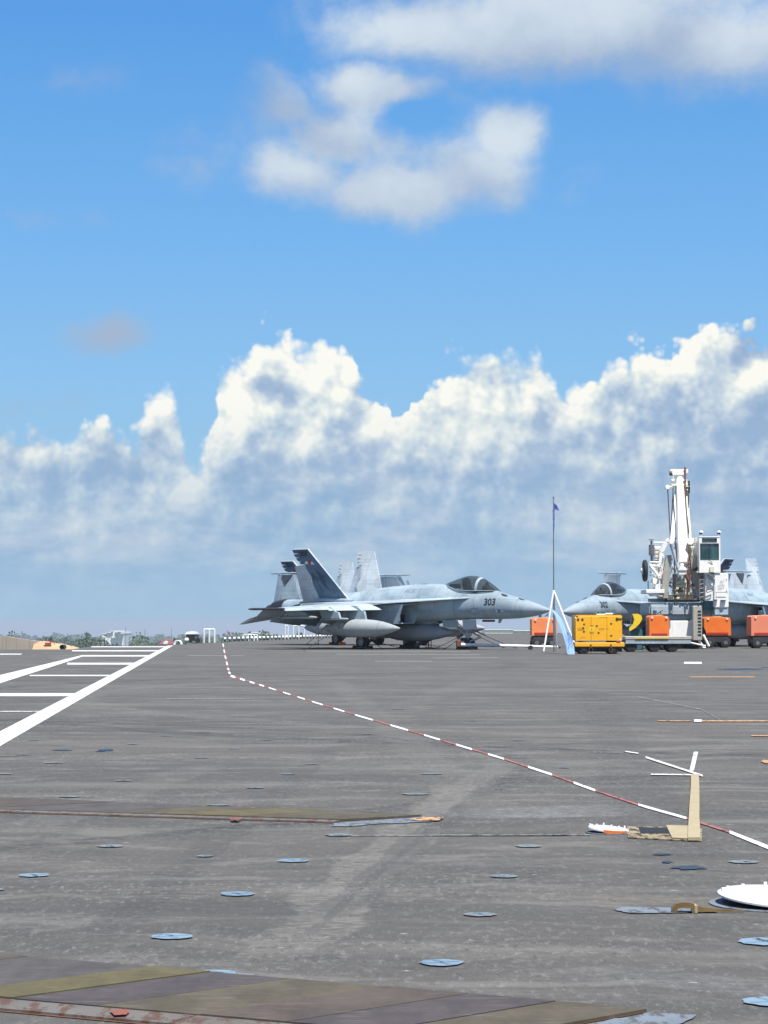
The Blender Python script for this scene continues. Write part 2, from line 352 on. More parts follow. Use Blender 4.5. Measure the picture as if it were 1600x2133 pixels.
def deckf(q, b):
    g = q.n.new('ShaderNodeNewGeometry').outputs['Position']
    x, y, z = q.sep(g)
    base = q.noise(q.v('MULTIPLY', g, (0.35, 0.9, 1)), 0.33, 8, 0.62)
    wv = q.v('SUBTRACT', q.noise(g, 0.25, 4, 0.6, color=True), (0.5, 0.5, 0.5)); gw = q.v('MULTIPLY_ADD', wv, (3.0, 2.2, 0), g)
    st = q.noise(q.v('MULTIPLY', gw, (0.8, 2.0, 1)), 1.0, 9, 0.72)           # scuffing across the deck
    st2 = q.noise(q.v('MULTIPLY', gw, (0.16, 0.9, 1)), 1.0, 6, 0.65)
    grain = q.noise(g, 55, 5, 0.75)
    grit = q.noise(g, 220, 3, 0.7)
    col = q.mix(q.ss(base, 0.3, 0.7), (0.072, 0.070, 0.065), (0.102, 0.096, 0.086))
    col = q.mix(q.m('MULTIPLY', q.ss(st, 0.50, 0.64), 0.58), col, (0.18, 0.174, 0.156))
    col = q.mix(q.m('MULTIPLY', q.ss(st, 0.46, 0.35), 0.52), col, (0.055, 0.054, 0.052))
    col = q.mix(q.m('MULTIPLY', q.ss(st2, 0.52, 0.70), 0.55), col, (0.175, 0.166, 0.145))
    def band(p, q_, w, amt, colr, sc=3.0, c=None):
        nonlocal col
        # tyre-swept lane between two deck points
        d = (q_ - p); L = d.length; d /= L; nx, ny = -d.y, d.x
        s = q.m('ADD', q.m('MULTIPLY', x, nx), q.m('MULTIPLY_ADD', y, ny, -(p.x * nx + p.y * ny)))
        t = q.m('ADD', q.m('MULTIPLY', x, d.x), q.m('MULTIPLY_ADD', y, d.y, -(p.x * d.x + p.y * d.y)))
        wob = q.m('MULTIPLY_ADD', q.noise(g, 0.9, 3, 0.5), w * 1.2, -w * 0.6)
        mm = q.ss(q.m('ABSOLUTE', q.m('ADD', s, wob)), w * 0.55, w * 0.42)
        en = q.m('MULTIPLY', q.ss(t, -0.6, 0.6), q.ss(t, L + 0.6, L - 0.6))
        tex = q.ss(q.noise(q.v('MULTIPLY', g, (sc, sc * 2, 1)), 4.0, 7, 0.72), 0.36, 0.68)
        f = q.m('MULTIPLY', q.m('MULTIPLY', mm, en), q.m('MULTIPLY', tex, amt))
        col = q.mix(f, col, colr)
    def arc_band(c, rad, w, amt, colr, a0=None):
        nonlocal col
        d = q.v('LENGTH', q.v('SUBTRACT', q.comb(x, y, 0.0), (c.x, c.y, 0.0)))
        wob = q.m('MULTIPLY_ADD', q.noise(g, 0.7, 2, 0.5), w * 1.5, -w * .75)
        mm = q.ss(q.m('ABSOLUTE', q.m('ADD', q.m('SUBTRACT', d, rad), wob)), w, w * 0.5)
        tex = q.ss(q.noise(q.v('MULTIPLY', g, (2, 3, 1)), 1.6, 7, 0.75), 0.42, 0.62)
        col = q.mix(q.m('MULTIPLY', q.m('MULTIPLY', mm, tex), min(1, amt * 1.45)), col, colr)
    arc_band(Vector((-3, 32, 0)), 11.0, 0.30, 0.55, (0.165, 0.16, 0.145)); arc_band(Vector((-3, 32, 0)), 12.6, 0.25, 0.5, (0.16, 0.155, 0.14))
    arc_band(Vector((14, 40, 0)), 19.0, 0.35, 0.5, (0.16, 0.155, 0.14)); arc_band(Vector((14, 40, 0)), 21.5, 0.30, 0.6, (0.03, 0.03, 0.032))
    arc_band(Vector((-9, 20, 0)), 10.2, 0.16, 0.55, (0.03, 0.03, 0.032)); arc_band(Vector((6, 62, 0)), 20.0, 0.5, 0.5, (0.17, 0.165, 0.15)); arc_band(Vector((2, 6, 0)), 6.4, 0.10, 0.5, (0.15, 0.145, 0.13))
    arc_band(Vector((-20, 70, 0)), 24.0, 0.5, 0.45, (0.035, 0.035, 0.037)); arc_band(Vector((22, 90, 0)), 34.0, 0.7, 0.45, (0.17, 0.165, 0.15))
    band(G(960, 1640), G(560, 1990), 0.34, 0.80, (0.21, 0.20, 0.175))
    band(G(1045, 1590), G(900, 1690), 0.25, 0.6, (0.20, 0.19, 0.17))
    band(G(1000, 1640), G(620, 1960), 0.05, 0.6, (0.04, 0.04, 0.042))
    band(G(700, 1900), G(930, 1700), 0.20, 0.7, (0.035, 0.036, 0.04))
    band(G(430, 1595), G(120, 1700), 0.35, 0.4, (0.17, 0.165, 0.15))
    band(G(0, 1735), G(160, 1690), 0.35, 0.5, (0.17, 0.165, 0.15))
    band(G(640, 1600), G(1500, 1600), 2.2, 0.5, (0.17, 0.168, 0.15), 2.0)
    band(G(820, 1480), G(1010, 1410), 0.5, 0.35, (0.16, 0.155, 0.14))
    band(G(300, 1405), G(520, 1380), 0.8, 0.35, (0.16, 0.155, 0.14))
    band(G(330, 1455), G(900, 1452), 1.0, 0.4, (0.17, 0.165, 0.15))
    band(G(1030, 1700), G(700, 1420), 0.4, 0.5, (0.16, 0.155, 0.14))
    band(G(200, 1960), G(700, 1560), 0.22, 0.45, (0.035, 0.035, 0.037))
    band(G(1500, 1960), G(1230, 1440), 0.5, 0.4, (0.038, 0.038, 0.04))
    band(G(1050, 1690), G(1260, 1690), 0.9, 0.8, (0.27, 0.28, 0.28), 2.0)
    band(G(1390, 2040), G(1600, 2060), 0.35, 0.8, (0.20, 0.205, 0.21), 3.0)
    band(G(1340, 1875), G(1500, 1878), 0.35, 0.8, (0.27, 0.24, 0.17), 4.0)
    band(G(900, 1875), G(1100, 1790), 0.5, 0.35, (0.04, 0.04, 0.044))
    # light grit, chips and short scratches; denser where the wear is
    zone = q.ss(q.noise(q.v('MULTIPLY', g, (0.5, 0.8, 1)), 0.55, 5, 0.65), 0.38, 0.66)
    for vec, thr, amt, cc_ in (((30, 9, 1), (0.52, 0.66), 0.70, (0.26, 0.253, 0.235)), ((9, 3.2, 1), (0.55, 0.68), 0.52, (0.25, 0.245, 0.23)), ((2.2, 1.5, 1), (0.57, 0.68), 0.28, (0.23, 0.225, 0.21)),
                               ((34, 10, 3), (0.47, 0.34), 0.75, (0.035, 0.035, 0.037)), ((8, 3, 3), (0.45, 0.32), 0.35, (0.045, 0.045, 0.047))):
        nn = q.noise(q.v('MULTIPLY', g, vec), 1.0, 6, 0.78)
        f = q.m('MULTIPLY', q.ss(nn, thr[0], thr[1]), q.m('MULTIPLY_ADD', zone, amt * 0.65, amt * 0.35))
        col = q.mix(f, col, cc_)
    col = q.mix(q.m('MULTIPLY', q.ss(grit, 0.50, 0.75), 0.55), col, (0.24, 0.235, 0.225))
    col = q.mix(q.m('MULTIPLY', q.ss(grit, 0.48, 0.28), 0.60), col, (0.035, 0.035, 0.036))
    spk = q.noise(q.v('MULTIPLY', g, (1, 2.5, 1)), 9, 3, 0.6)
    col = q.mix(q.m('MULTIPLY', q.ss(spk, 0.70, 0.74), 0.8), col, (0.45, 0.45, 0.44))
    q.l.new(col, b.inputs['Base Color'])
    b.inputs['Roughness'].default_value = 0.85; b.inputs['Specular IOR Level'].default_value = 0.2
    bump(q, b, q.m('ADD', grain, q.m('MULTIPLY', grit, 0.6)), 0.5, 0.006)
M['deck'] = mat('nonskid_deck', deckf)
M['hull'] = paint('hull_grey', (0.22, 0.25, 0.27), scale=0.2, rough=0.6)
# ------------------------------------------------------------------ mesh helpers
class MB:
    def __init__(s): s.v = []; s.f = []; s.mi = []
    def add(s, vs, fs, mi=0):
        o = len(s.v); s.v += [tuple(v) for v in vs]; s.f += [tuple(i + o for i in f) for f in fs]; s.mi += [mi] * len(fs)
        return s
    def box(s, c, d, rot=None, bev=0.0, mi=0, M4=None):
        x, y, z = d[0] / 2, d[1] / 2, d[2] / 2
        b = min(bev, x * .9, y * .9, z * .9)
        if b <= 0:
            vs = [Vector((i * x, j * y, k * z)) for k in (-1, 1) for j in (-1, 1) for i in (-1, 1)]
            fs = [(0, 2, 3, 1), (4, 5, 7, 6), (0, 1, 5, 4), (2, 6, 7, 3), (0, 4, 6, 2), (1, 3, 7, 5)]
        else:
            bm = bmesh.new(); bmesh.ops.create_cube(bm, size=2)
            for v in bm.verts: v.co = (v.co.x * x, v.co.y * y, v.co.z * z)
            bmesh.ops.bevel(bm, geom=bm.edges[:], offset=b, segments=2 if b > .03 else 1, affect='EDGES')
            bm.verts.index_update(); vs = [v.co.copy() for v in bm.verts]; fs = [[v.index for v in f.verts] for f in bm.faces]; bm.free()
        if rot is not None:
            vs = [rot @ v for v in vs]
        return s.add([v + Vector(c) for v in vs], fs, mi)
    def cyl(s, a, b, r0, r1=None, n=12, cap=True, mi=0):
        a, b = Vector(a), Vector(b); r1 = r0 if r1 is None else r1
        d = (b - a).normalized(); u = d.orthogonal().normalized(); w = d.cross(u)
        vs = []
        for p, r in ((a, r0), (b, r1)):
            for i in range(n):
                t = 2 * math.pi * i / n; vs.append(p + (u * math.cos(t) + w * math.sin(t)) * r)
        fs = [(i, (i + 1) % n, n + (i + 1) % n, n + i) for i in range(n)]
        if cap: fs += [tuple(range(n))[::-1], tuple(range(n, 2 * n))]
        return s.add(vs, fs, mi)
    def tube(s, pts, r, n=8, mi=0):
        for a, b in zip(pts[:-1], pts[1:]): s.cyl(a, b, r, n=n, mi=mi)
        return s
    def lathe(s, prof, M4=None, n=20, mi=0):
        """profile (axis, radius) round the local X axis"""
        M4 = M4 or Matrix(); vs = []; fs = []
        for a, r in prof:
            for i in range(n):
                t = 2 * math.pi * i / n; vs.append(M4 @ Vector((a, r * math.cos(t), r * math.sin(t))))
        for k in range(len(prof) - 1):
            for i in range(n):
                j = (i + 1) % n; fs.append((k * n + i, k * n + j, (k + 1) * n + j, (k + 1) * n + i))
        if prof[0][1] > 1e-3: fs.append(tuple(range(n))[::-1])
        if prof[-1][1] > 1e-3: fs.append(tuple(range((len(prof) - 1) * n, len(prof) * n)))
        return s.add(vs, fs, mi)
    def loft(s, rings, cap=True, mi=0, closed=True):
        n = len(rings[0]); vs = [p for r in rings for p in r]; fs = []
        for k in range(len(rings) - 1):
            for i in range(n if closed else n - 1):
                j = (i + 1) % n; fs.append((k * n + i, k * n + j, (k + 1) * n + j, (k + 1) * n + i))
        if cap: fs += [tuple(range(n))[::-1], tuple(range((len(rings) - 1) * n, len(rings) * n))]
        return s.add(vs, fs, mi)
    def prism(s, poly, off, mi=0):
        n = len(poly); a = [Vector(p) for p in poly]; b = [p + Vector(off) for p in a]
        return s.add(a + b, [tuple(range(n))[::-1], tuple(range(n, 2 * n))] + [(i, (i + 1) % n, n + (i + 1) % n, n + i) for i in range(n)], mi)
    def mesh(s, name, mats, smooth=False):
        me = bpy.data.meshes.new(name); me.from_pydata(s.v, [], s.f)
        for m_ in (mats if isinstance(mats, (list, tuple)) else [mats]): me.materials.append(m_)
        me.polygons.foreach_set('material_index', s.mi)
        bm = bmesh.new(); bm.from_mesh(me)
        bmesh.ops.remove_doubles(bm, verts=bm.verts, dist=1e-5)
        bmesh.ops.recalc_face_normals(bm, faces=bm.faces); bm.to_mesh(me); bm.free()
        if smooth:
            me.polygons.foreach_set('use_smooth', [True] * len(me.polygons))
            try: me.set_sharp_from_angle(angle=R(smooth if isinstance(smooth, (int, float)) and smooth > 1 else 35))
            except Exception: pass
        me.update(); return me
    def obj(s, name, mats, parent=None, smooth=False, loc=None):
        me = s.mesh(name, mats, smooth)
        return link(name, me, parent, loc)
def link(name, me, parent=None, loc=None):
    o = bpy.data.objects.new(name, me); COL.objects.link(o)
    if parent: o.parent = parent
    if loc is not None: o.location = loc
    return o
def tag(o, label=None, cat=None, group=None, kind=None):
    if label: o['label'] = label
    if cat: o['category'] = cat
    if group: o['group'] = group
    if kind: o['kind'] = kind
    return o
def empty(name, loc=(0, 0, 0), rz=0.0, label=None, cat=None, group=None, kind=None):
    o = bpy.data.objects.new(name, None); COL.objects.link(o); o.location = loc; o.rotation_euler = (0, 0, rz)
    o.empty_display_size = 0.3
    return tag(o, label, cat, group, kind)
def copy_tree(o, parent=None):
    c = o.copy(); COL.objects.link(c)
    if parent: c.parent = parent; c.matrix_parent_inverse = o.matrix_parent_inverse
    for ch in list(o.children): copy_tree(ch, c)
    return c
FONT = {}
def text_mesh(txt, size, shear=0.0, stretch=1.0, weight=0.0):
    cu = bpy.data.curves.new('t', 'FONT'); cu.body = txt; cu.size = size; cu.shear = shear; cu.offset = weight
    cu.align_x = 'CENTER'; cu.align_y = 'CENTER'; cu.resolution_u = 3
    o = bpy.data.objects.new('t', cu); COL.objects.link(o)
    dg = bpy.context.evaluated_depsgraph_get(); dg.update()
    me = bpy.data.meshes.new_from_object(o.evaluated_get(dg)); bpy.data.objects.remove(o)
    bm = bmesh.new(); bm.from_mesh(me)
    bmesh.ops.triangulate(bm, faces=bm.faces)
    for _ in range(2):
        ed = [e for e in bm.edges if e.calc_length() > 0.06 * 1.0]
        if ed: bmesh.ops.subdivide_edges(bm, edges=ed, cuts=1)
        bmesh.ops.triangulate(bm, faces=bm.faces)
    bm.verts.index_update()
    vs = [(v.co.x * stretch, v.co.y) for v in bm.verts]; fs = [tuple(v.index for v in f.verts) for f in bm.faces]; bm.free()
    return vs, fs
# ------------------------------------------------------------------ the deck
def sheet(name, pts, m, z=0.004, parent=None, th=None):
    o_ = MB()
    vs = [Vector((p.x, p.y, z)) for p in pts]
    if th: o_.prism([Vector((p.x, p.y, z - th)) for p in pts], (0, 0, th))
    else: o_.add(vs, [tuple(range(len(vs)))])
    ob = o_.obj(name, m, parent)
    if not th:
        for p in ob.data.polygons:
            if p.normal.z < 0: p.flip()
    return ob
far = [G(-1500, 1356), G(-300, 1354), G(150, 1352.5), G(190, 1346.5), G(360, 1343.2), G(465, 1338), G(640, 1328.5), G(1010, 1319.5), G(1900, 1319.0)]
outline = [Vector((-50, -25, 0))] + far + [Vector((70, 250, 0)), Vector((45, -25, 0))]
mb = MB(); mb.prism([Vector((p.x, p.y, -1.2)) for p in outline], (0, 0, 1.2))
deck = mb.obj('flight_deck', M['deck']); deck['kind'] = 'structure'
mb = MB(); ins = [Vector((p.x * 0.93, 100 + (p.y - 100) * 0.95, 0)) for p in outline]
mb.prism([Vector((p.x, p.y, -19.2)) for p in ins], (0, 0, 17.99)); hull = mb.obj('ship_hull', M['hull']); hull['kind'] = 'structure'
def px_poly(pp): return [G(*p) for p in pp]
# painted lines
def mark(name, pp, m='line', z=0.004): return sheet(name, px_poly(pp), M[m], z, deck)
mark('deck_line', [(-260, 1665), (0, 1524), (349, 1345), (361, 1344.6), (0, 1555), (-260, 1708)])
mark('deck_line', [(-260, 1458), (0, 1406.5), (118, 1378), (150, 1370), (172, 1364.6), (174, 1367), (142, 1378), (108, 1389), (0, 1423.5), (-260, 1510)])
for x0, x1, y, t, m_ in ((140, 283, 1383, 4.0, 'line'), (172, 315, 1366.6, 3, 'line'), (150, 328, 1356, 2.4, 'line'), (190, 345, 1347.6, 2, 'line'), (62, 232, 1407.8, 2.6, 'line'),
                         (-260, 163, 1448, 6.5, 'line'), (-260, 95, 1483, 1.3, 'line_thin'), (-200, 45, 1363, 2, 'line_thin'), (90, 150, 1361, 1, 'line_faint')):
    mark('deck_line', [(x0, y - t / 2), (x1 + t, y - t / 2), (x1 - t, y + t / 2), (x0, y + t / 2)], m_, 0.008)
for x0, y0, x1, y1, t, m_ in ((390, 1366, 470, 1366, 1.6, 'line_faint'), (480, 1366, 510, 1366, 1.4, 'line_faint'), (345, 1456.5, 520, 1456, 1.6, 'line_faint'), (780, 1378, 900, 1378, 1.6, 'line_faint'), (900, 1371, 1040, 1370, 1.5, 'line_faint'),
                              (640, 1357, 980, 1357, 1.2, 'line_faint'), (700, 1363, 1000, 1364, 1.4, 'line_faint'), (1436, 1411, 1572, 1411, 1.8, 'line_orange'), (1370, 1503, 1440, 1503, 1.6, 'line_orange'), (1462, 1503, 1720, 1503.5, 2.4, 'line_orange'), (1565, 1534, 1720, 1534.5, 2.0, 'line_orange'),
                              (1425, 1381.3, 1462, 1381.3, 4.2, 'line'), (1446, 1502.5, 1462, 1502.5, 5.5, 'line'), (1356, 1615, 1440, 1616, 2.6, 'line'), (1302, 1567, 1330, 1571, 2.0, 'line_thin'), (1345, 1579, 1464, 1618, 4.0, 'line'),
                              (1330, 1452, 1460, 1478, 1.6, 'line_faint'), (1460, 1478, 1500, 1500, 1.6, 'line_faint'), (1230, 1568, 1300, 1568, 1.4, 'line_faint'), (0, 1575, 60, 1574, 1.0, 'line_faint'),
                              (690, 1742.5, 1180, 1741.5, 1.0, 'line_faint'), (900, 1741, 1230, 1741, 1.6, 'line_faint'), (1450, 1568, 1441, 1608, 9, 'line_thin'), (90, 1590, 130, 1589.5, 2, 'line_faint')):
    dx, dy = (0, t / 2) if abs(x1 - x0) > abs(y1 - y0) else (t / 2, 0)
    mark('deck_line', [(x0 - dx, y0 - dy), (x1 - dx, y1 - dy), (x1 + dx, y1 + dy), (x0 + dx, y0 + dy)], m_, 0.005 if m_ == 'line_faint' else 0.009)
# red and white foul line: pairs of alternating dashes along a bent path
path = [(x_, y_, w_ * .74) for x_, y_, w_ in [(464.5, 1341, 3.2), (469, 1366, 4.0), (475, 1392, 5.0), (480, 1408, 6), (560, 1433, 3.4), (650, 1462, 3.8), (740, 1490, 4.2), (850, 1522, 4.6), (950, 1552, 5), (1050, 1582, 5.4), (1150, 1615, 6), (1240, 1648, 6.4), (1330, 1678, 6.6), (1430, 1706, 7.0), (1520, 1735, 8.4), (1600, 1767, 11), (1760, 1840, 14)]]
def along(k): 
    i = min(int(k), len(path) - 2); f = k - i
    return tuple(path[i][j] * (1 - f) + path[i + 1][j] * f for j in range(3))
k = 0.0; n = 0
cuts = [464.5]
for seg in range(len(path) - 1):
    a_, b_ = path[seg], path[seg + 1]
    steep = seg < 3
    pa, pb = G(a_[0], a_[1]), G(b_[0], b_[1])
    nd = 4 if steep else max(1, round((pb - pa).length / (0.95 if seg > 6 else 1.35)))
    for j in range(nd):
        f0, f1 = j / nd, (j + 1) / nd
        p0 = [a_[i] * (1 - f0) + b_[i] * f0 for i in range(3)]; p1 = [a_[i] * (1 - f1) + b_[i] * f1 for i in range(3)]
        white = n % 2 == 0; n += 1
        if steep: q_ = [(p0[0] - p0[2] / 2, p0[1]), (p1[0] - p1[2] / 2, p1[1]), (p1[0] + p1[2] / 2, p1[1]), (p0[0] + p0[2] / 2, p0[1])]
        else: q_ = [(p0[0], p0[1] - p0[2] / 2), (p1[0], p1[1] - p1[2] / 2), (p1[0], p1[1] + p1[2] / 2), (p0[0], p0[1] + p0[2] / 2)]
        if seg >= 14: white = True
        if not white: q_ = [((q_[i][0] * .82 + q_[3 - i][0] * .18), (q_[i][1] * .82 + q_[3 - i][1] * .18)) for i in range(4)]
        mark('dash_white' if white else 'dash_red', q_, 'line_dash' if white else 'line_red', 0.006)
# tie-down padeyes: shallow painted cups with a cross bar, set into the deck
def padeye(px, py, wpx, m_='padeye', dark=False):
    c = G(px, py); r = wpx / 2 / F * c.y
    mb = MB(); n = 26
    ring = [Vector((c.x + r * math.cos(t) * random.uniform(.84, 1.04), c.y + r * math.sin(t) * random.uniform(.88, 1.05), 0.006)) for t in [2 * math.pi * i / n for i in range(n)]]
    mb.add(ring, [tuple(range(n))])
    for a in (0.4, 1.97):
        d = Vector((math.cos(a), math.sin(a), 0)) * r * .8; p_ = Vector((-d.y, d.x, 0)).normalized() * r * .10
        mb.prism([Vector((c.x, c.y, 0.0062)) + v for v in (-d - p_, d - p_, d + p_, -d + p_)], (0, 0, 0.0008), mi=1)
    return mb.obj('padeye', [M[m_], M['padeye_dark']], deck)
for a in ((357, 1953, 93), (495, 1864, 80), (70, 1825, 70), (611, 1794.5, 68), (920, 2008, 97), (1000, 1907, 70, 'padeye_w'), (1050, 1827, 62, 'padeye_w'), (1600, 1964, 128), (1610, 2089, 128), (230, 1764, 58, 'padeye_w'), (427, 1785, 38, 'padeye_w'),
          (705, 1741, 60, 'padeye_w'), (1550, 1797, 66, 'padeye_w'), (146, 1660.5, 48, 'padeye_w'), (532, 1642, 42, 'padeye_w'), (257, 1627, 38, 'padeye_w'), (110, 1590, 38, 'padeye_w'), (420, 1579, 36, 'padeye_w'), (276, 1551, 28, 'padeye_w'), (70, 1543, 26, 'padeye_w'), (345, 1533, 32, 'padeye_w'), (488, 1560, 30, 'padeye_w'), (555, 1542, 26, 'padeye_w'),
          (600, 1613.5, 34, 'padeye_w'), (650, 1592, 30, 'padeye_w'), (830, 1478, 30, 'padeye_w'), (765, 1530, 26, 'padeye_w'), (900, 1613, 50, 'padeye_w'), (865, 1655, 60, 'padeye_w'), (1080, 1543, 30, 'padeye_w'), (985, 1502, 20, 'padeye_w'), (1100, 1764, 58, 'padeye_w'), (1175, 1600, 26, 'padeye_w'), (10, 1613, 34, 'padeye_w'), (-10, 1855, 40, 'padeye_w'), (450, 2030, 90, 'padeye', True), (455, 1678, 48, 'padeye_w')):
    padeye(*a)
# dark spills
def spill(px, py, w, h, seed, m_='oil', z=0.005):
    rn = random.Random(seed); n = 22; pts = []
    for i in range(n):
        t = 2 * math.pi * i / n; k_ = rn.uniform(.6, 1.1)
        pts.append(G(px + w / 2 * math.cos(t) * k_, py + h / 2 * math.sin(t) * k_))
    return sheet('oil_stain', pts, M[m_], z, deck)
spill(1435, 1809, 85, 9, 1); spill(1390, 1797, 28, 5, 2); spill(1380, 1781, 50, 4, 8); spill(222, 1563, 36, 5, 3); spill(130, 1563.5, 60, 2.0, 4); spill(210, 1565.5, 24, 2.4, 5); spill(1540, 1394, 105, 4.5, 6); spill(1610, 1391, 60, 4, 7)
# cover plates of the two tracks, every plate on its own with a gap between
def plate_row(T0, T1, B0, B1, dirn, cuts, cols, z=0.014, ext=None):
    """T/B: pixel points of the far and near edge, cuts: far-edge x of seams"""
    t0, t1, b0, b1 = G(*T0), G(*T1), G(*B0), G(*B1)
    d = (G(*dirn[1]) - G(*dirn[0])).normalized()
    bd = (b1 - b0).normalized()
    def hit(p):
        # p + s d meets b0 + u bd
        den = d.x * bd.y - d.y * bd.x; w = b0 - p
        s_ = (w.x * bd.y - w.y * bd.x) / den; return p + d * s_
    ps = []
    for cx in cuts:
        f = (cx - T0[0]) / (T1[0] - T0[0]); p = G(cx, T0[1] + f * (T1[1] - T0[1])); ps.append((p, hit(p)))
    for (a, a2), (b, b2), c in zip(ps[:-1], ps[1:], cols):
        along_ = (b - a).normalized(); g = along_ * random.uniform(.0025, .0045)
        zz = z + random.uniform(-0.002, 0.002)
        pts = [a + g, b - g, b2 - g, a2 + g]
        sheet('cover_plate', pts, PL[c], zz, deck, th=zz + 0.0)
    sheet('plate_bed', [ps[0][0], ps[-1][0], ps[-1][1], ps[0][1]], M['rust'], 0.003, deck)
    return ps
ps1 = plate_row((0, 1994), (1350, 2110), (0, 2085), (273, 2109), ((977, 2077), (700, 2121)), [-520, -330, -130, 60, 318, 440, 603, 805, 977, 1160, 1350],
                ['brown', 'olive', 'brown', 'grey', 'olive', 'plum', 'khaki', 'rustbrown', 'plum', 'khaki'])
ps2 = plate_row((0, 1664), (879, 1702), (95, 1692), (480, 1704), ((760, 1697), (480, 1712)), [-400, -150, 60, 240, 440, 560, 700, 879], ['brown', 'brown', 'rustbrown', 'grey', 'khaki', 'olive', 'khaki'])
M['railfill'] = worn('rusty_filler', (0.15, 0.14, 0.125), (0.10, 0.062, 0.046), wear=0.46)
M['redspot'] = worn('red_spot', (0.26, 0.085, 0.065), (0.12, 0.08, 0.065), wear=0.52)
def rail(ps, w, za):
    a, b = ps[0][1], ps[-1][1]; d = (b - a).normalized(); nrm = Vector((d.y, -d.x, 0))
    if nrm.y > 0: nrm = -nrm
    L = (b - a).length; n = int(L / 0.9); e = 0.012
    sheet('rail_groove', [a, b, b + nrm * (w + 2 * e), a + nrm * (w + 2 * e)], M['rust'], 0.003, deck)
    for i in range(n):
        p, q_ = a + d * (L * i / n + .003), a + d * (L * (i + 1) / n - .003)
        sheet('rail_segment', [p + nrm * e, q_ + nrm * e, q_ + nrm * (w + e), p + nrm * (w + e)], M['railfill'], za + random.uniform(-.001, .001), deck, th=za)
rail(ps1, 0.155, 0.010); rail(ps2, 0.13, 0.010)
def near_quad(pp, m_, z):
    base_ = px_poly(pp); rn_ = random.Random(len(pp) * 7 + int(pp[0][0])); out_ = []
    L_ = max((a - b).length for a in base_ for b in base_)
    for a, b in zip(base_, base_[1:] + base_[:1]):
        n_ = max(1, int((b - a).length / (L_ * .05)))
        for i in range(n_):
            p_ = a.lerp(b, i / n_); w_ = L_ * .012; out_.append(p_ + Vector((rn_.uniform(-w_, w_), rn_.uniform(-w_, w_) * 2, 0)))
    return sheet('deck_patch', out_, M[m_], z, deck)
near_quad([(1352, 2112), (1400, 2114), (1452, 2118), (1440, 2126), (1415, 2136), (1150, 2150), (1240, 2135)], 'patch', 0.005)
near_quad([(881, 1703), (926, 1707), (900, 1713), (800, 1717), (740, 1722), (692, 1723.5), (694, 1716)], 'patch', 0.005)
near_quad([(850, 1710), (885, 1705), (924, 1706), (915, 1712), (875, 1713)], 'line_orange', 0.010)
near_quad([(228, 2117), (262, 2114), (270, 2119), (262, 2126), (238, 2127)], 'redspot', 0.018)
near_quad([(478, 1711), (490, 1709.5), (505, 1712), (495, 1714.5), (482, 1714)], 'redspot', 0.018)
near_quad([(375, 2025), (425, 2022), (470, 2027), (528, 2032), (520, 2036), (480, 2034), (400, 2030)], 'patch', 0.005)
mark('deck_patch', [(1585, 1588), (1592, 1584), (1620, 1584), (1625, 1592), (1595, 1592)], 'line_orange', 0.009)
# ------------------------------------------------------------------ jets
def sring(s, w, zb, zt, n=28, eu=2.0, el=2.4, yc=0.0, zm=None):
    """super-ellipse ring at station s; upper and lower halves have their own exponents"""
    zm = (zb + zt) / 2 if zm is None else zm; out = []
    for i in range(n):
        t = 2 * math.pi * (i + 0.5) / n; c, d = math.cos(t), math.sin(t)
        e = eu if d >= 0 else el; h = (zt - zm) if d >= 0 else (zm - zb)
        out.append(Vector((-s, yc + w * math.copysign(abs(c) ** (2 / e), c), zm + h * math.copysign(abs(d) ** (2 / e), d))))
    return out
def interp(tab, s):
    for a, b in zip(tab[:-1], tab[1:]):
        if a[0] <= s <= b[0]:
            f = (s - a[0]) / (b[0] - a[0]); f = f
            return [a[i] * (1 - f) + b[i] * f for i in range(len(a))]
    return list(tab[-1] if s > tab[-1][0] else tab[0])
#        s     w    zb    zt    eu   el
FUS = [(0.02, .02, 1.79, 1.83, 2, 2), (0.25, .12, 1.70, 1.93, 2, 2), (0.6, .23, 1.61, 2.05, 2, 2), (1.0, .33, 1.54, 2.17, 2, 2.1), (1.5, .43, 1.48, 2.30, 2, 2.2), (2.0, .51, 1.44, 2.42, 2, 2.3), (2.6, .58, 1.42, 2.55, 2, 2.4),
       (3.2, .63, 1.41, 2.72, 2, 2.5), (3.8, .67, 1.41, 2.74, 2.1, 2.6), (4.5, .70, 1.41, 2.74, 2.2, 2.8), (5.3, .74, 1.40, 2.78, 2.2, 3), (5.9, .78, 1.38, 2.93, 2.0, 3), (6.3, .80, 1.36, 3.05, 1.9, 3), (7.2, .82, 1.33, 3.09, 1.8, 3),
       (8.5, .84, 1.30, 3.07, 1.7, 3), (10.0, .90, 1.28, 2.98, 1.7, 3), (11.5, .95, 1.28, 2.84, 1.8, 3), (13.0, .98, 1.32, 2.68, 2, 3), (14.5, .90, 1.40, 2.55, 2.2, 3), (16.0, .62, 1.5, 2.42, 2.4, 2.6), (17.0, .30, 1.7, 2.25, 2.4, 2.4)]
def airfoil(p_le, p_te, th, n=7):
    """closed section between a leading and a trailing point; thickness upwards along z"""
    up, lo = [], []
    for i in range(n + 1):
        f = i / n; q_ = p_le.lerp(p_te, f); h = th * 2.6 * (0.30 * math.sqrt(f) - 0.13 * f - 0.17 * f * f) if f < 1 else 0.004
        up.append(q_ + Vector((0, 0, h * .62 + 0.003))); lo.append(q_ - Vector((0, 0, h * .42 + 0.003)))
    return up + lo[::-1]
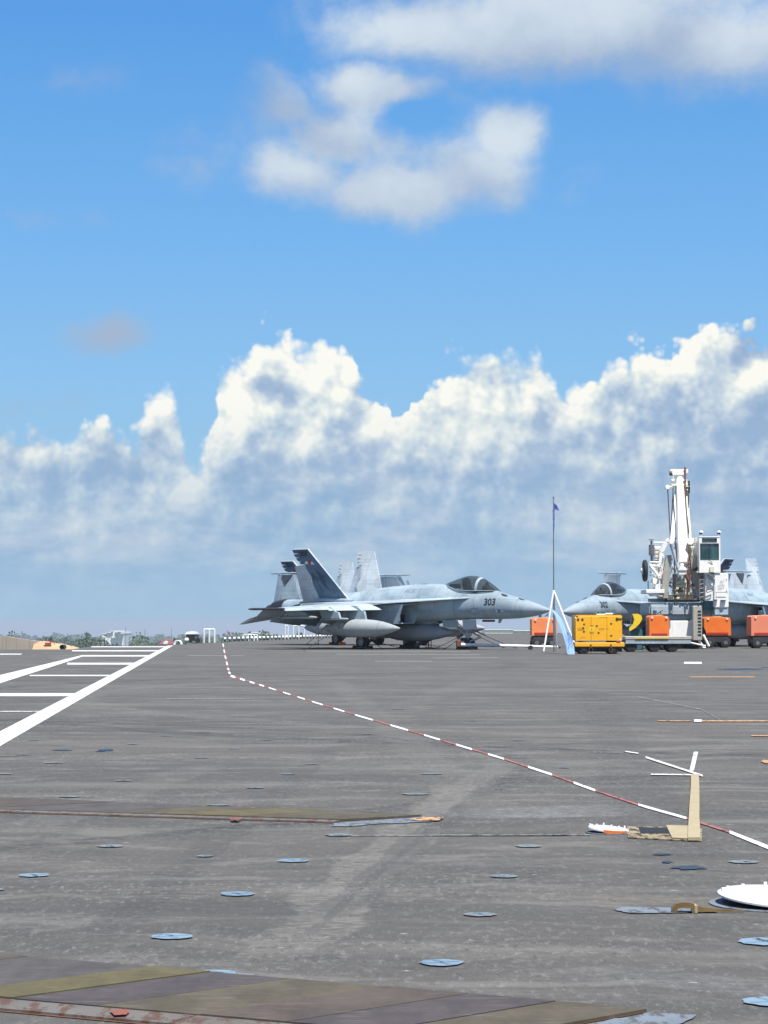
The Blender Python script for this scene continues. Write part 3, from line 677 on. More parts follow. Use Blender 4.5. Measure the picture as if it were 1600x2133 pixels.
def slab(le_te, mats, name, parent, smooth=True, nrm=None):
    """wing-like surface through a list of (leading, trailing, thickness)"""
    rings = []
    for a, b, t in le_te:
        a, b = Vector(a), Vector(b); r = airfoil(a, b, t)
        if nrm is not None:
            rr = []
            for p in r:
                f = a + (b - a) * max(0, min(1, ((p - a).x / ((b - a).x or 1)))); h = p.z - f.z
                rr.append(f + nrm * h)
            r = rr
        rings.append(r)
    mb = MB(); mb.loft(rings)
    return mb.obj(name, mats, parent, smooth=40)
def rotpts(pts, origin, axis, ang):
    Mx = Matrix.Rotation(ang, 4, axis); o = Vector(origin)
    return [(Mx @ (Vector(p) - o)) + o for p in pts]
def nacelle_mb(side):
    rings = []
    for s, y0, y1, zb, zt, e in ((7.95, .72, 1.50, 1.22, 2.14, 9), (9.0, .70, 1.54, 1.18, 2.18, 7), (10.5, .62, 1.58, 1.14, 2.22, 5), (12.5, .45, 1.56, 1.14, 2.30, 3.5), (14.5, .25, 1.42, 1.30, 2.38, 2.8), (16.4, .12, 1.16, 1.48, 2.42, 2.1)):
        rings.append(sring(s, (y1 - y0) / 2, zb, zt, 24, e, e, side * (y0 + y1) / 2))
    return rings
def make_jet(name, number, rz, loc, label, folded=False, skip=0, group='grey twin-tailed jets parked on the flight deck', fin_letters=True, unit='VFA-37'):
    r = empty(name, loc, rz, label, 'fighter jet', group)
    J, JL, JD, JT = M['jet'], M['jet_light'], M['jet_dark'], M['jet_sunlit_top']
    # fuselage, from the radome bulkhead aft
    st = [1.35, 1.7, 2.0, 2.3, 2.6, 2.9, 3.2, 3.5, 3.8, 4.15, 4.5, 4.9, 5.3, 5.6, 5.9, 6.1, 6.3, 6.7, 7.2, 7.8, 8.5, 9.2, 10, 10.8, 11.5, 12.2, 13, 13.8, 14.5, 15.2, 16, 16.6, 17]
    fr = [sring(*(lambda t: (t[0], t[1], t[2], t[3], 28, t[4], t[5]))(interp(FUS, s))) for s in st]
    mb = MB(); mb.loft(fr); fus = mb.obj('fuselage', J, r, smooth=50)
    nf = [sring(*(lambda t: (t[0], t[1], t[2], t[3], 28, t[4], t[5]))(interp(FUS, s))) for s in (.02, .1, .25, .42, .6, .8, 1.0, 1.2, 1.35)]
    mb = MB(); mb.loft(nf); mb.cyl((0.02, 0, 1.81), (-0.03, 0, 1.81), .012, n=6); mb.obj('radome', M['radome'], r, smooth=50)
    # small dark fittings on the nose top: gun port and probe door
    for s, y, dz in ((1.62, -.10, .02), (2.55, -.22, .02)):
        t = interp(FUS, s); mb = MB()
        mb.loft([sring(s + d, w_, t[3] + dz_ - .10, t[3] + dz_ + .012, 12, 2, 2, y) for d, w_, dz_ in ((-.18, .02, -.08), (-.08, .07, -.02), (.08, .08, .015), (.2, .03, .05))])
        mb.obj('nose_port', M['cockpit'], fus, smooth=True)
    # canopy
    CAN = [(3.22, .27, 2.70, 2.76), (3.4, .35, 2.70, 2.90), (3.6, .40, 2.70, 3.04), (3.85, .44, 2.70, 3.19), (4.15, .47, 2.70, 3.33), (4.5, .485, 2.70, 3.42), (4.85, .485, 2.72, 3.44), (5.2, .46, 2.74, 3.40), (5.55, .41, 2.80, 3.31), (5.9, .33, 2.90, 3.21), (6.2, .20, 3.0, 3.12), (6.4, .05, 3.05, 3.08)]
    def arc(s, w, zb, zt, off=0.0, n=14): 
        return [Vector((-s, (w + off) * math.cos(math.pi * i / n), zb + (zt - zb + off) * math.sin(math.pi * i / n) ** .9)) for i in range(n + 1)]
    def canarc(s, off=0.0): t = interp(CAN, s); return arc(t[0], t[1], t[2], t[3], off)
    ws = MB(); ws.loft([canarc(s) for s in (3.22, 3.4, 3.6, 3.85, 4.15)], cap=False, closed=False)
    cf = ws.obj('windshield', M['canopy'], r, smooth=True)
    cn = MB(); cn.loft([canarc(s) for s in (4.15, 4.5, 4.85, 5.2, 5.55, 5.9, 6.2, 6.4)], cap=False, closed=False)
    co = cn.obj('canopy', M['canopy'], r, smooth=True)
    def strip(s0, s1, off, m_, nm, par):
        b = MB(); a0, a1 = canarc(s0, off), canarc(s1, off); i0, i1 = canarc(s0, off - .02), canarc(s1, off - .02)
        b.loft([a0, a1, i1, i0, a0], cap=False, closed=False); return b.obj(nm, m_, par)
    strip(4.06, 4.20, .014, JL, 'canopy_bow', co)
    b = MB()
    for sd in (1, -1):
        pts = []
        for s in (3.2, 3.6, 4.15, 4.85, 5.55, 6.0, 6.4):
            t = interp(CAN, s); pts.append(Vector((-s, sd * (t[1] + .012), t[2] + .02)))
        b.tube(pts, .022, 6)
    b.obj('canopy_sill', J, co)
    b = MB()
    b.loft([[Vector((-s, y * w, z)) for y, z in ((-1, 2.70), (1, 2.70), (.95, 2.66), (-.95, 2.66))] for s, w in ((3.3, .26), (4.2, .43), (5.4, .40), (6.1, .22))])
    b.loft([[Vector((-s, y, z)) for y, z in ((-.22, 2.7), (.22, 2.7), (.16, h_), (-.16, h_))] for s, h_ in ((3.55, 2.82), (3.75, 2.93), (3.95, 2.98), (4.02, 2.80))])
    b.box((-5.85, 0, 2.92), (.5, .38, .28), bev=.05)
    b.obj('cockpit_tub', M['cockpit'], r)
    b = MB(); b.box((-5.05, 0, 2.98), (.20, .42, .66), Matrix.Rotation(R(-14), 3, 'Y'), .05); b.box((-5.12, 0, 3.24), (.16, .28, .20), bev=.04); b.box((-4.85, 0, 2.74), (.45, .42, .14), bev=.04)
    b.cyl((-5.12, .17, 2.7), (-5.22, .17, 3.30), .03); b.cyl((-5.12, -.17, 2.7), (-5.22, -.17, 3.30), .03)
    b.obj('ejection_seat', M['seat'], r)
    b = MB(); b.box((-3.86, 0, 3.03), (.04, .16, .20), Matrix.Rotation(R(30), 3, 'Y')); b.cyl((-3.98, .2, 2.9), (-3.98, .2, 3.02), .03); b.obj('head_up_display', M['cockpit'], r)
    # nacelles and intakes
    for sd in (1, -1):
        mb = MB(); rg = nacelle_mb(sd); mb.loft(rg, cap=False)
        na = mb.obj('nacelle', J, r, smooth=50)
        # raked rectangular lip, outer wall swept further back
        L = MB(); y0, y1 = .70, 1.52
        fr_ = {('i', 't'): (-7.25, y0, 2.20), ('o', 't'): (-7.75, y1 + .02, 2.12), ('o', 'b'): (-8.10, y1, 1.20), ('i', 'b'): (-7.80, y0, 1.22)}
        bk = {('i', 't'): (-8.3, y0 + .02, 2.14), ('o', 't'): (-8.3, y1 + .01, 2.13), ('o', 'b'): (-8.4, y1, 1.20), ('i', 'b'): (-8.4, y0 + .02, 1.20)}
        K_ = [('i', 't'), ('o', 't'), ('o', 'b'), ('i', 'b')]
        th = .045
        def ins(p, k_): return (p[0], p[1] + (th if k_[0] == 'i' else -th), p[2] + (-th if k_[1] == 't' else th))
        mir = lambda p: Vector((p[0], sd * p[1], p[2]))
        A0 = [mir(fr_[k_]) for k_ in K_]; A1 = [mir(ins(fr_[k_], k_)) for k_ in K_]; B0 = [mir(bk[k_]) for k_ in K_]; B1 = [mir(ins(bk[k_], k_)) for k_ in K_]
        L.loft([B0, A0, A1, B1], cap=False); L.obj('intake_lip', J, na)
        D_ = MB(); D_.loft([B1, [Vector((-9.6, sd * (1.1 + dy), 1.68 + dz)) for dy, dz in ((-.30, .3), (.30, .3), (.30, -.3), (-.30, -.3))]], cap=False)
        D_.add([Vector((-9.6, sd * (1.1 + dy), 1.68 + dz)) for dy, dz in ((-.30, .3), (.30, .3), (.30, -.3), (-.30, -.3))], [(0, 1, 2, 3)])
        D_.obj('intake_duct', M['duct'], na)
        nz = MB(); mt = Matrix.Translation((-16.35, sd * .64, 1.95))
        nz.lathe([(0, .50), (-.3, .49), (-.75, .43), (-1.05, .36), (-1.05, .33), (-.5, .38), (0, .40)], mt, 20); nz.obj('exhaust_nozzle', M['nozzle'], r, smooth=50)
        # leading edge extension
        zl = 2.36
        pl = [(4.25, .60, 4.9, .50), (4.8, .80, 6.0, .5), (5.6, .98, 7.0, .5), (6.6, 1.14, 8.0, .5), (7.6, 1.42, 9.0, .5), (8.2, 1.80, 11, .5), (8.55, 2.02, 12, .5)]
        top, bot = [], []
        poly = [(s, y) for s, y, _, _ in pl] + [(9.3, 2.06), (14.0, 2.06), (14.0, .5), (4.4, .5)]
        mb = MB(); n_ = len(poly)
        def zz(s, y): return 2.40 - max(0, min(1, (s - 4.2) / 5)) * .22 - max(0, y - .5) * .03
        up = [Vector((-s, sd * y, zz(s, y) + (.015 if i < len(pl) else .06))) for i, (s, y) in enumerate(poly)]
        lo = [Vector((-s, sd * y, zz(s, y) - (.015 if i < len(pl) else .07))) for i, (s, y) in enumerate(poly)]
        mb.add(up + lo, [tuple(range(n_)), tuple(range(2 * n_ - 1, n_ - 1, -1))] + [(i, (i + 1) % n_, n_ + (i + 1) % n_, n_ + i) for i in range(n_)])
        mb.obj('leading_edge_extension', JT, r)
        # wing: fixed box, drooped leading flap, drooped trailing flaps
        LE = lambda y: 8.6 + (y - 2.0) * .60 - (.18 if y > 4.21 else 0)
        TE = lambda y: 14.0 - (y - 1.6) * .19
        ZW = lambda y: 2.16 - (y - 2.0) * .065
        wing = empty('wing', (0, 0, 0)); wing.parent = r
        wing_objs0 = len(wing.children)
        def wp(s, y, z): return Vector((-s, sd * y, z))
        def panel(ya, yb, f0, f1, ta, tb, nm, m_, par, droop=0.0, hinge='te'):
            secs = []
            for y, t in ((ya, ta), (yb, tb)):
                l, e_ = LE(y if y < 4.2 or ya < 4.2 else max(y, 4.22)), TE(y); 
                a = wp(l + (e_ - l) * f0, y, ZW(y)); b_ = wp(l + (e_ - l) * f1, y, ZW(y))
                if droop:
                    if hinge == 'te': b_ = a + Vector((-(e_ - l) * (f1 - f0) * math.cos(droop), 0, -(e_ - l) * (f1 - f0) * math.sin(droop)))
                    else: a = b_ + Vector(((e_ - l) * (f1 - f0) * math.cos(droop), 0, -(e_ - l) * (f1 - f0) * math.sin(droop)))
                secs.append((a, b_, t))
            rings = []
            for a, b_, t in secs:
                rings.append(airfoil(a, b_, t))
            mbx = MB(); mbx.loft(rings); return mbx.obj(nm, m_, par, smooth=40)
        outer = 4.21 if folded else 6.1
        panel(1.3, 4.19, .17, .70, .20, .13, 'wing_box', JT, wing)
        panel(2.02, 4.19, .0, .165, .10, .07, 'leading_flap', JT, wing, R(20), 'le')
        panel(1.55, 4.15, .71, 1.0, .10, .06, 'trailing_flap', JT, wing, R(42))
        if not folded:
            panel(4.22, 6.1, .15, .74, .12, .06, 'wing_box', JT, wing)
            panel(4.22, 6.1, .0, .145, .06, .03, 'leading_flap', JT, wing, R(16), 'le')
            panel(4.24, 5.9, .75, 1.0, .06, .04, 'aileron', JT, wing, R(34))
            b = MB(); mt = Matrix.Translation((-10.95, sd * 6.18, ZW(6.1)))
            b.lathe([(.1, .01), (0, .05), (-.2, .06), (-2.1, .06), (-2.4, .03)], mt, 10); b.obj('wingtip_rail', M['cockpit'], wing)
        else:
            fo = empty('folded_wing_panel', (0, 0, 0)); fo.parent = wing
            l, e_ = LE(4.3), TE(4.2); z0 = ZW(4.2) + .05; lean = .12
            def vp(s, h, t): return Vector((-s, sd * (4.2 + t - lean * h), z0 + h))
            rings = []
            for h, sa, sb, th in ((0.0, l, e_ - .6, .10), (1.0, l + .62, e_ - .7, .07), (1.92, l + 1.15, e_ - .8, .05)):
                rings.append([vp(sa, h, 0), vp(sa + .4, h, th), vp(sb - .4, h, th * .8), vp(sb, h, 0), vp(sb - .4, h, -th * .8), vp(sa + .4, h, -th)])
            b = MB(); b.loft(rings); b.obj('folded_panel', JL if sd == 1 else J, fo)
            b = MB(); b.lathe([(.5, .01), (.3, .04), (0, .05), (-2.5, .05), (-2.8, .03)], Matrix.Translation((-(l + .75), sd * (4.2 - lean * 2.0), z0 + 2.0)), 8); b.obj('wingtip_rail', J, fo)
            b = MB()
            b.prism([vp(l + 1.6, 1.9, .05), vp(l + 2.5, 1.9, .05), vp(l + 2.15, 1.35, .05)], (0, sd * .05, 0)); b.obj('hinge_fairing', M['duct'], fo)
            b = MB(); b.box(vp(l + 1.3, .25, .12), (.5, .3, .3), bev=.06); b.obj('fold_cover', JL, fo)
        if skip == sd:
            for c_ in list(wing.children_recursive): bpy.data.objects.remove(c_)
            bpy.data.objects.remove(wing)
        # pylons, tanks
        def pylon(y, s0, s1, zb_, m_='jet_light'):
            b = MB(); zt = ZW(y) - .05
            for w_, sh in ((.06, 0),):
                pr = [(-s0 - .62, zt), (-s0 - .28, zt - .22), (-s0 - .12, zt - .25), (-s0, zb_), (-s1, zb_), (-s1 - .35, zt)]
                b.prism([(x_, sd * y - w_, z_) for x_, z_ in pr], (0, 2 * w_, 0))
            return b.obj('pylon', M[m_], r)
        pylon(2.95, 8.75, 11.0, 1.40, 'jet'); pylon(3.95, 9.45, 10.6, 1.46, 'jet')
        b = MB(); b.lathe([(0, .0), (-.12, .05), (-.3, .06), (-1.5, .06), (-1.6, .04)], Matrix.Translation((-8.9, sd * 3.95, 1.42)), 8); b.obj('launch_rail', M['tank'], r, smooth=50)
        if not folded:
            pylon(5.0, 10.5, 11.8, 1.58, 'jet'); b = MB(); b.lathe([(0, .0), (-.15, .05), (-.35, .07), (-2.2, .07), (-2.4, .05)], Matrix.Translation((-9.9, sd * 5.0, 1.50)), 8); b.obj('launch_rail', M['tank'], r, smooth=50)
        prof = [(0, .0), (-.12, .06), (-.35, .13), (-.75, .235), (-1.2, .325), (-1.7, .39), (-2.2, .425), (-3.0, .43), (-3.7, .40), (-4.2, .31), (-4.7, .18), (-5.0, .06), (-5.05, 0)]
        b = MB(); b.lathe(prof, Matrix.Translation((-6.55, sd * 2.95, .99)), 22)
        tk = b.obj('drop_tank', M['tank'], r, smooth=50)
        for a_ in (-1.2, -3.4): 
            rr = .33 if a_ == -1.2 else .418; b = MB()
            b.lathe([(a_ + .012, rr + .004), (a_ - .012, rr + .006)], Matrix.Translation((-6.55, sd * 2.95, .99)), 22)
            b.obj('tank_band', M['chassis'], tk)
        # fins
        cant = Vector((0, sd * math.cos(R(24)) , math.sin(R(24)) * 1.0))
        nrm = Vector((0, sd * math.cos(R(24)), -math.sin(R(24))))       # outward normal of the outer face
        def fp(s, h): return Vector((-s, sd * (1.22 + h * .445), 2.40 + h))
        fin_p = empty('fin', (0, 0, 0)); fin_p.parent = r
        def finslab(outl, th, nm, par, mi_out, mi_in, bow=True):
            b = MB(); n_ = len(outl); c_ = sum((Vector(p) for p in outl), Vector()) / n_
            o_ = [p + nrm * th * .5 for p in outl]; i_ = [p - nrm * th * .5 for p in outl]
            b.add(o_, [tuple(range(n_))], mi_out); b.add(i_, [tuple(range(n_))[::-1]], mi_in)
            b.add(o_ + i_, [(k_, (k_ + 1) % n_, n_ + (k_ + 1) % n_, n_ + k_) for k_ in range(n_)], mi_in)
            return b.obj(nm, [JD, JL], par)
        LEf = lambda h: 11.65 + h * .695
        TEf = lambda h: 13.62 + h * .04
        main = [fp(LEf(0), 0), fp(LEf(2.42), 2.42), fp(14.42, 2.42), fp(14.38, 2.24), fp(14.10, 2.23), fp(14.10, 2.19), fp(14.42, 2.17), fp(14.33, 2.05), fp(14.10, 2.04), fp(14.10, 2.0), fp(14.34, 1.99), fp(14.26, 1.86), fp(14.08, 1.85), fp(14.08, 1.81), fp(14.2, 1.80), fp(14.14, 1.70), fp(13.86, 1.70), fp(13.80, 1.40), fp(13.66, 1.1), fp(13.72, .9), fp(13.63, .4), fp(13.55, 0)]
        fin = finslab(main, .085, 'fin_panel', fin_p, 0, 1)
        rud = [fp(13.90, 1.66), fp(14.45, 1.66), fp(14.52, .02), fp(13.60, .02), fp(13.68, .4), fp(13.78, .9), fp(13.72, 1.1), fp(13.86, 1.4)]
        hp0, hp1 = rud[0], rud[3]; ax_ = (hp0 - hp1).normalized()
        rud = [((Matrix.Rotation(R(-18) * sd, 4, ax_) @ (p - hp1)) + hp1) for p in rud]
        finslab(rud, .06, 'rudder', fin_p, 1, 1)  # pale on both faces: colour stands in for sunlight on the turned rudder
        b = MB(); b.box(fp(14.28, 2.20) , (.3, .03, .018)); b.box(fp(14.2, 2.02), (.3, .03, .018)); b.box(fp(14.1, 1.83), (.3, .03, .018)); b.obj('tail_light_strip', M['white_mark'], fin_p)
        # fin root fairing
        b = MB(); b.loft([sring(s, w_, 2.2, z_, 12, 2, 2, sd * 1.24) for s, w_, z_ in ((11.3, .05, 2.38), (12.0, .17, 2.46), (13.4, .2, 2.47), (14.6, .12, 2.40), (15.0, .04, 2.3))]); b.obj('fin_fairing', J, r, smooth=60)
        # stabilator, trailing edge hanging down
        def sp(s, y, dz):
            v_ = Vector((-s, sd * y, 1.92 - (y - 1.2) * .06 + dz)); o_ = Vector((-15.6, sd * 1.2, 1.92))
            v_ = Matrix.Rotation(R(-22), 3, 'Y') @ (v_ - o_) ; return v_ + o_
        b = MB(); b.loft([[sp(14.75, 1.25, 0), sp(15.4, 1.25, .06), sp(16.3, 1.25, .04), sp(16.9, 1.25, 0), sp(16.3, 1.25, -.04), sp(15.4, 1.25, -.06)],
                          [sp(16.4, 3.08, 0), sp(16.65, 3.09, .02), sp(17.1, 3.12, .02), sp(17.35, 3.15, 0), sp(17.1, 3.12, -.02), sp(16.65, 3.09, -.02)]])
        b.obj('stabilator', J, r, smooth=30)
        # main gear
        gx, gy = -10.3, sd * 1.62
        b = MB(); b.lathe([(-.13, .0), (-.13, .20), (-.14, .30), (-.10, .36), (.10, .36), (.14, .30), (.13, .20), (.13, 0)], Matrix.Translation((gx, gy, .36)) @ Matrix.Rotation(R(90), 4, 'Z'), 24)
        wh = b.obj('wheel', M['tyre'], r, smooth=40)
        b = MB(); mt = Matrix.Translation((gx, gy + sd * .135, .36)) @ Matrix.Rotation(R(90), 4, 'Z')
        b.lathe([(-.01, .20), (.015 * 1, .19), (.0, .05), (.03, .04)], mt, 20)
        b.cyl((gx, gy + sd * .10, .36), (gx, gy + sd * .15, .36), .19, n=20)
        for i in range(8):
            t_ = i * math.pi / 4; b.cyl((gx + .12 * math.cos(t_), gy + sd * .15, .36 + .12 * math.sin(t_)), (gx + .12 * math.cos(t_), gy + sd * .158, .36 + .12 * math.sin(t_)), .025, n=8, mi=1)
        b.obj('wheel_hub', [M['hub'], M['dark']], wh)
        b = MB(); b.cyl((gx, gy - sd * .1, .36), (gx, gy - sd * .42, .36), .06); b.cyl((gx, gy - sd * .38, .30), (gx + .45, gy - sd * .35, .62), .08); b.cyl((gx + .45, gy - sd * .35, .55), (gx + .1, gy - sd * .45, 1.3), .085)
        b.cyl((gx - .1, gy - sd * .3, .5), (gx + .6, gy - sd * .8, 1.25), .04); b.cyl((gx + .5, gy - sd * .3, .5), (gx + .9, gy - sd * .5, 1.2), .035)
        b.obj('main_gear_strut', M['gear'], r, smooth=40)
        b = MB(); b.box((gx + .1, gy - sd * .45, .98), (1.1, .03, .34), Matrix.Rotation(R(sd * -12), 3, 'X'), .01); b.obj('gear_door', J, r)
    # centre tank
    prof = [(0, .0), (-.12, .06), (-.35, .13), (-.75, .235), (-1.2, .325), (-1.7, .39), (-2.2, .425), (-3.0, .43), (-3.7, .40), (-4.2, .31), (-4.7, .18), (-5.0, .06), (-5.05, 0)]
    b = MB(); b.lathe([(a, rr * .98) for a, rr in prof], Matrix.Translation((-5.75, 0, .80)), 22); b.obj('drop_tank', M['chassis'], r, smooth=50)
    b = MB(); b.prism([(-6.9, -.1, 1.42), (-7.2, -.1, 1.18), (-9.4, -.1, 1.18), (-9.4, -.1, 1.42)], (0, .2, 0)); b.obj('pylon', J, r)
    # nose gear
    gx = -5.1
    for sd in (1, -1):
        b = MB(); b.lathe([(-.08, .0), (-.08, .16), (-.09, .23), (-.06, .28), (.06, .28), (.09, .23), (.08, .16), (.08, 0)], Matrix.Translation((gx, sd * .21, .28)) @ Matrix.Rotation(R(90), 4, 'Z'), 20)
        wh = b.obj('wheel', M['tyre'], r, smooth=40)
        b = MB(); b.cyl((gx, sd * .27, .28), (gx, sd * .30, .28), .14, n=16); b.obj('wheel_hub', M['hub'], wh)
    b = MB(); b.cyl((gx, -.2, .28), (gx, .2, .28), .05); b.cyl((gx, 0, .28), (gx + .05, 0, 1.5), .075); b.cyl((gx, 0, .75), (gx - 1.15, 0, 1.42), .05); b.cyl((gx, .16, .7), (gx - 1.0, .22, 1.42), .025); b.cyl((gx, -.16, .7), (gx - 1.0, -.22, 1.42), .025)
    b.cyl((gx + .1, .1, .55), (gx + .12, .1, 1.0), .035); b.cyl((gx + .1, -.1, .55), (gx + .12, -.1, 1.0), .035); b.box((gx + .05, 0, .72), (.28, .34, .12), bev=.02); b.cyl((gx + .1, -.06, .35), (gx + .75, -.06, .55), .035); b.cyl((gx + .1, .06, .35), (gx + .75, .06, .55), .035); b.box((gx + .75, 0, .56), (.1, .2, .08))
    b.box((gx + .17, 0, .98), (.06, .24, .1)); b.cyl((gx - .05, -.14, .35), (gx - .25, -.2, .62), .03); b.cyl((gx - .05, .14, .35), (gx - .25, .2, .62), .03)
    b.obj('nose_gear_strut', M['gear'], r, smooth=40)
    b = MB(); b.box((gx + .55, -.42, 1.17), (.85, .03, .46), Matrix.Rotation(R(8), 3, 'X'), .01); b.obj('gear_door', JL, r)
    b = MB(); b.box((gx - .7, -.36, 1.2), (1.0, .02, .34), Matrix.Rotation(R(6), 3, 'X'), .01); b.obj('gear_door', J, r)
    b = MB(); b.box((gx + 1.35, .0, 1.34), (.55, .34, .10), bev=.03); b.obj('belly_fitting', M['rust'], r)
    # blade aerials
    for s, z, h in ((8.7, 3.05, .22), (2.9, 1.44, -.2), (12.2, 2.72, .25)):
        b = MB(); b.prism([(-s, -.012, z), (-s - .22, -.012, z), (-s - .26, -.012, z + h), (-s - .12, -.012, z + h)], (0, .024, 0)); b.obj('blade_aerial', J, r)
    # ---- lettering, laid on the skin by casting towards it
    from mathutils.bvhtree import BVHTree
    fm = fus.data; tree = BVHTree.FromPolygons([v.co for v in fm.vertices], [p.vertices for p in fm.polygons])
    def skin_text(txt, size, s, z, sd, m_, nm, weight=.0, stretch=1.0, lift=.007):
        vs, fs = text_mesh(txt, size, 0, stretch, weight); out = []
        for a, b_ in vs:
            x_ = -s + (a if sd < 0 else -a); h = tree.ray_cast(Vector((x_, sd * 3, z + b_)), Vector((0, -sd, 0)))
            p = h[0] if h[0] is not None else Vector((x_, sd * .7, z + b_))
            nn = h[1] if h[1] is not None else Vector((0, sd, 0))
            if nn.y * sd < 0: nn = -nn
            out.append(p + nn * lift)
        b2 = MB(); b2.add(out, fs); return b2.obj(nm, M[m_], fus)
    for sd in (-1, 1):
        skin_text(number, .42, 3.15, 2.19, sd, 'black', 'modex_number', .012, 1.05)
        if unit: skin_text(unit, .22, 8.2, 2.72, sd, 'jet_mark2', 'unit_lettering', .0)
        skin_text('RESCUE', .085, 4.75, 2.52, sd, 'jet_mark2', 'rescue_lettering', .0)
        # star-and-bar roundel, low visibility
        star = []
        for i in range(10):
            rr = .12 if i % 2 == 0 else .048; t_ = math.pi / 2 + i * math.pi / 5; star.append((rr * math.cos(t_), rr * math.sin(t_)))
        def skin_poly(poly, s, z, m_, nm, lift=.006):
            o_ = []
            for a, b_ in poly:
                h = tree.ray_cast(Vector((-s + a, sd * 3, z + b_)), Vector((0, -sd, 0))); p = h[0] or Vector((-s + a, sd * .7, z + b_)); o_.append(p + Vector((0, sd * lift, 0)))
            b2 = MB(); b2.add(o_, [tuple(range(len(o_)))]); b2.obj(nm, M[m_], fus)
        skin_poly(star, 2.62, 1.78, 'jet_mark2', 'star_emblem', .012)
        for dx in (-.19, .13): skin_poly([(dx, .035), (dx + .10, .035), (dx + .10, -.035), (dx, -.035)], 2.62, 1.78, 'white_mark', 'emblem_bar', .010)
        fr0 = [(-.17, .11), (.17, .11), (.17, -.11), (-.17, -.11)]
        skin_poly(fr0, 4.05, 1.80, 'jet_mark2', 'panel_outline', .008); skin_poly([(a * .86, b_ * .8) for a, b_ in fr0], 4.05, 1.80, 'jet_light', 'panel_fill', .012)
        # fin marks
        nrm = Vector((0, sd * math.cos(R(24)), -math.sin(R(24))))
        def fpt(s, h, l=.048): return Vector((-s, sd * (1.22 + h * .445), 2.40 + h)) + nrm * l
        finp = [c for c in r.children if c.name.startswith('fin') and not c.name.startswith('fin_f')][0 if sd == 1 else -1]
        def fin_text(txt, size, s, h, m_, nm, shear=0, stretch=1, weight=0, rot=0.0):
            vs, fs = text_mesh(txt, size, shear, stretch, weight); c_, s_ = math.cos(rot), math.sin(rot); out = []
            for a, b_ in vs:
                a, b_ = a * c_ - b_ * s_, a * s_ + b_ * c_
                x_ = a if sd < 0 else -a; out.append(fpt(s - x_, h + b_ / 1.1))
            b2 = MB(); b2.add(out, fs); b2.obj(nm, M[m_], finp)
        fin_text(number, .34, 13.72, 2.20, 'black', 'modex_number', weight=.016, stretch=1.05)
        if fin_letters:
            fin_text('A', .62, 13.42, 1.10, 'jet_mark', 'tail_letter', shear=-.3, weight=.006); fin_text('J', .46, 13.22, .55, 'jet_mark', 'tail_letter', shear=-.3, weight=.006)
            horn = [(13.30, 1.52), (12.98, 1.28), (12.66, 1.04), (12.80, 1.06), (12.90, .98), (12.72, .86), (12.86, .80), (12.78, .60), (12.55, .38), (12.86, .54), (13.05, .78), (13.16, 1.1)]
            b2 = MB(); b2.add([fpt(s, h) for s, h in horn], [tuple(range(len(horn)))]); b2.obj('horned_emblem', M['jet_mark'], finp)
            b2 = MB(); b2.prism([fpt(s, h) for s, h in ((13.62, 1.93), (13.38, 1.93), (13.46, 1.72), (13.54, 1.72))], nrm * .004); b2.obj('red_emblem', M['red'], finp)
            b2 = MB(); b2.prism([fpt(s, h) for s, h in ((13.82, 1.80), (13.64, 1.86), (13.58, 1.74), (13.78, 1.70))], nrm * .004); b2.obj('wing_emblem', M['white_mark'], finp); b2 = MB(); b2.prism([fpt(s, h) for s, h in ((13.40, 1.76), (13.30, 1.85), (13.18, 1.70), (13.38, 1.68))], nrm * .004); b2.obj('wing_emblem', M['white_mark'], finp)
    return r
a303 = make_jet('fighter_jet', '303', R(-44), (A(1148, 1272, 106).x, 106, 0), 'grey fighter jet numbered 303 with wings spread, nearest of all, tanks under its wing')
a2 = make_jet('fighter_jet', '301', R(-47), (5.55, 127.2, 0), 'folded-wing grey jet standing directly behind the spread-wing jet 303', folded=True)
a302 = make_jet('fighter_jet', '302', R(180 + 54), (A(1172, 1272, 121).x, 121, 0), 'grey jet numbered 302 facing left behind the yellow power cart and white crane', folded=True)
a4 = make_jet('fighter_jet', '304', R(180 + 54), (14.05, 118.0, 0), 'grey jet mostly hidden behind the crane, its pale fin at the right edge', folded=True, skip=-1)
# ------------------------------------------------------------------ tie-down chains, chocks, tow bar
def chain(a, b, label, group='tie-down chains of the jets'):
    a, b = Vector(a), Vector(b); mb = MB(); n = max(6, int((b - a).length / .16)); sag = .03
    P_ = [a.lerp(b, i / n) - Vector((0, 0, math.sin(math.pi * i / n) * sag)) for i in range(n + 1)]
    for i, (p, q_) in enumerate(zip(P_[:-1], P_[1:])):
        mb.cyl(p, q_, .017 if i % 2 else .012, n=5)
    mb.box(b + Vector((0, 0, .03)), (.09, .09, .05), bev=.01); mb.cyl(a.lerp(b, .12), a.lerp(b, .3), .035, n=6)
    o = mb.obj('tie_down_chain', M['cable']); tag(o, label, 'chain', group); return o
def jl(root, s, y, z):      # local point of a jet as world
    return Matrix.Translation(root.location) @ Matrix.Rotation(root.rotation_euler.z, 4, 'Z') @ Vector((-s, y, z))
def gz(v): return Vector((v.x, v.y, .02))
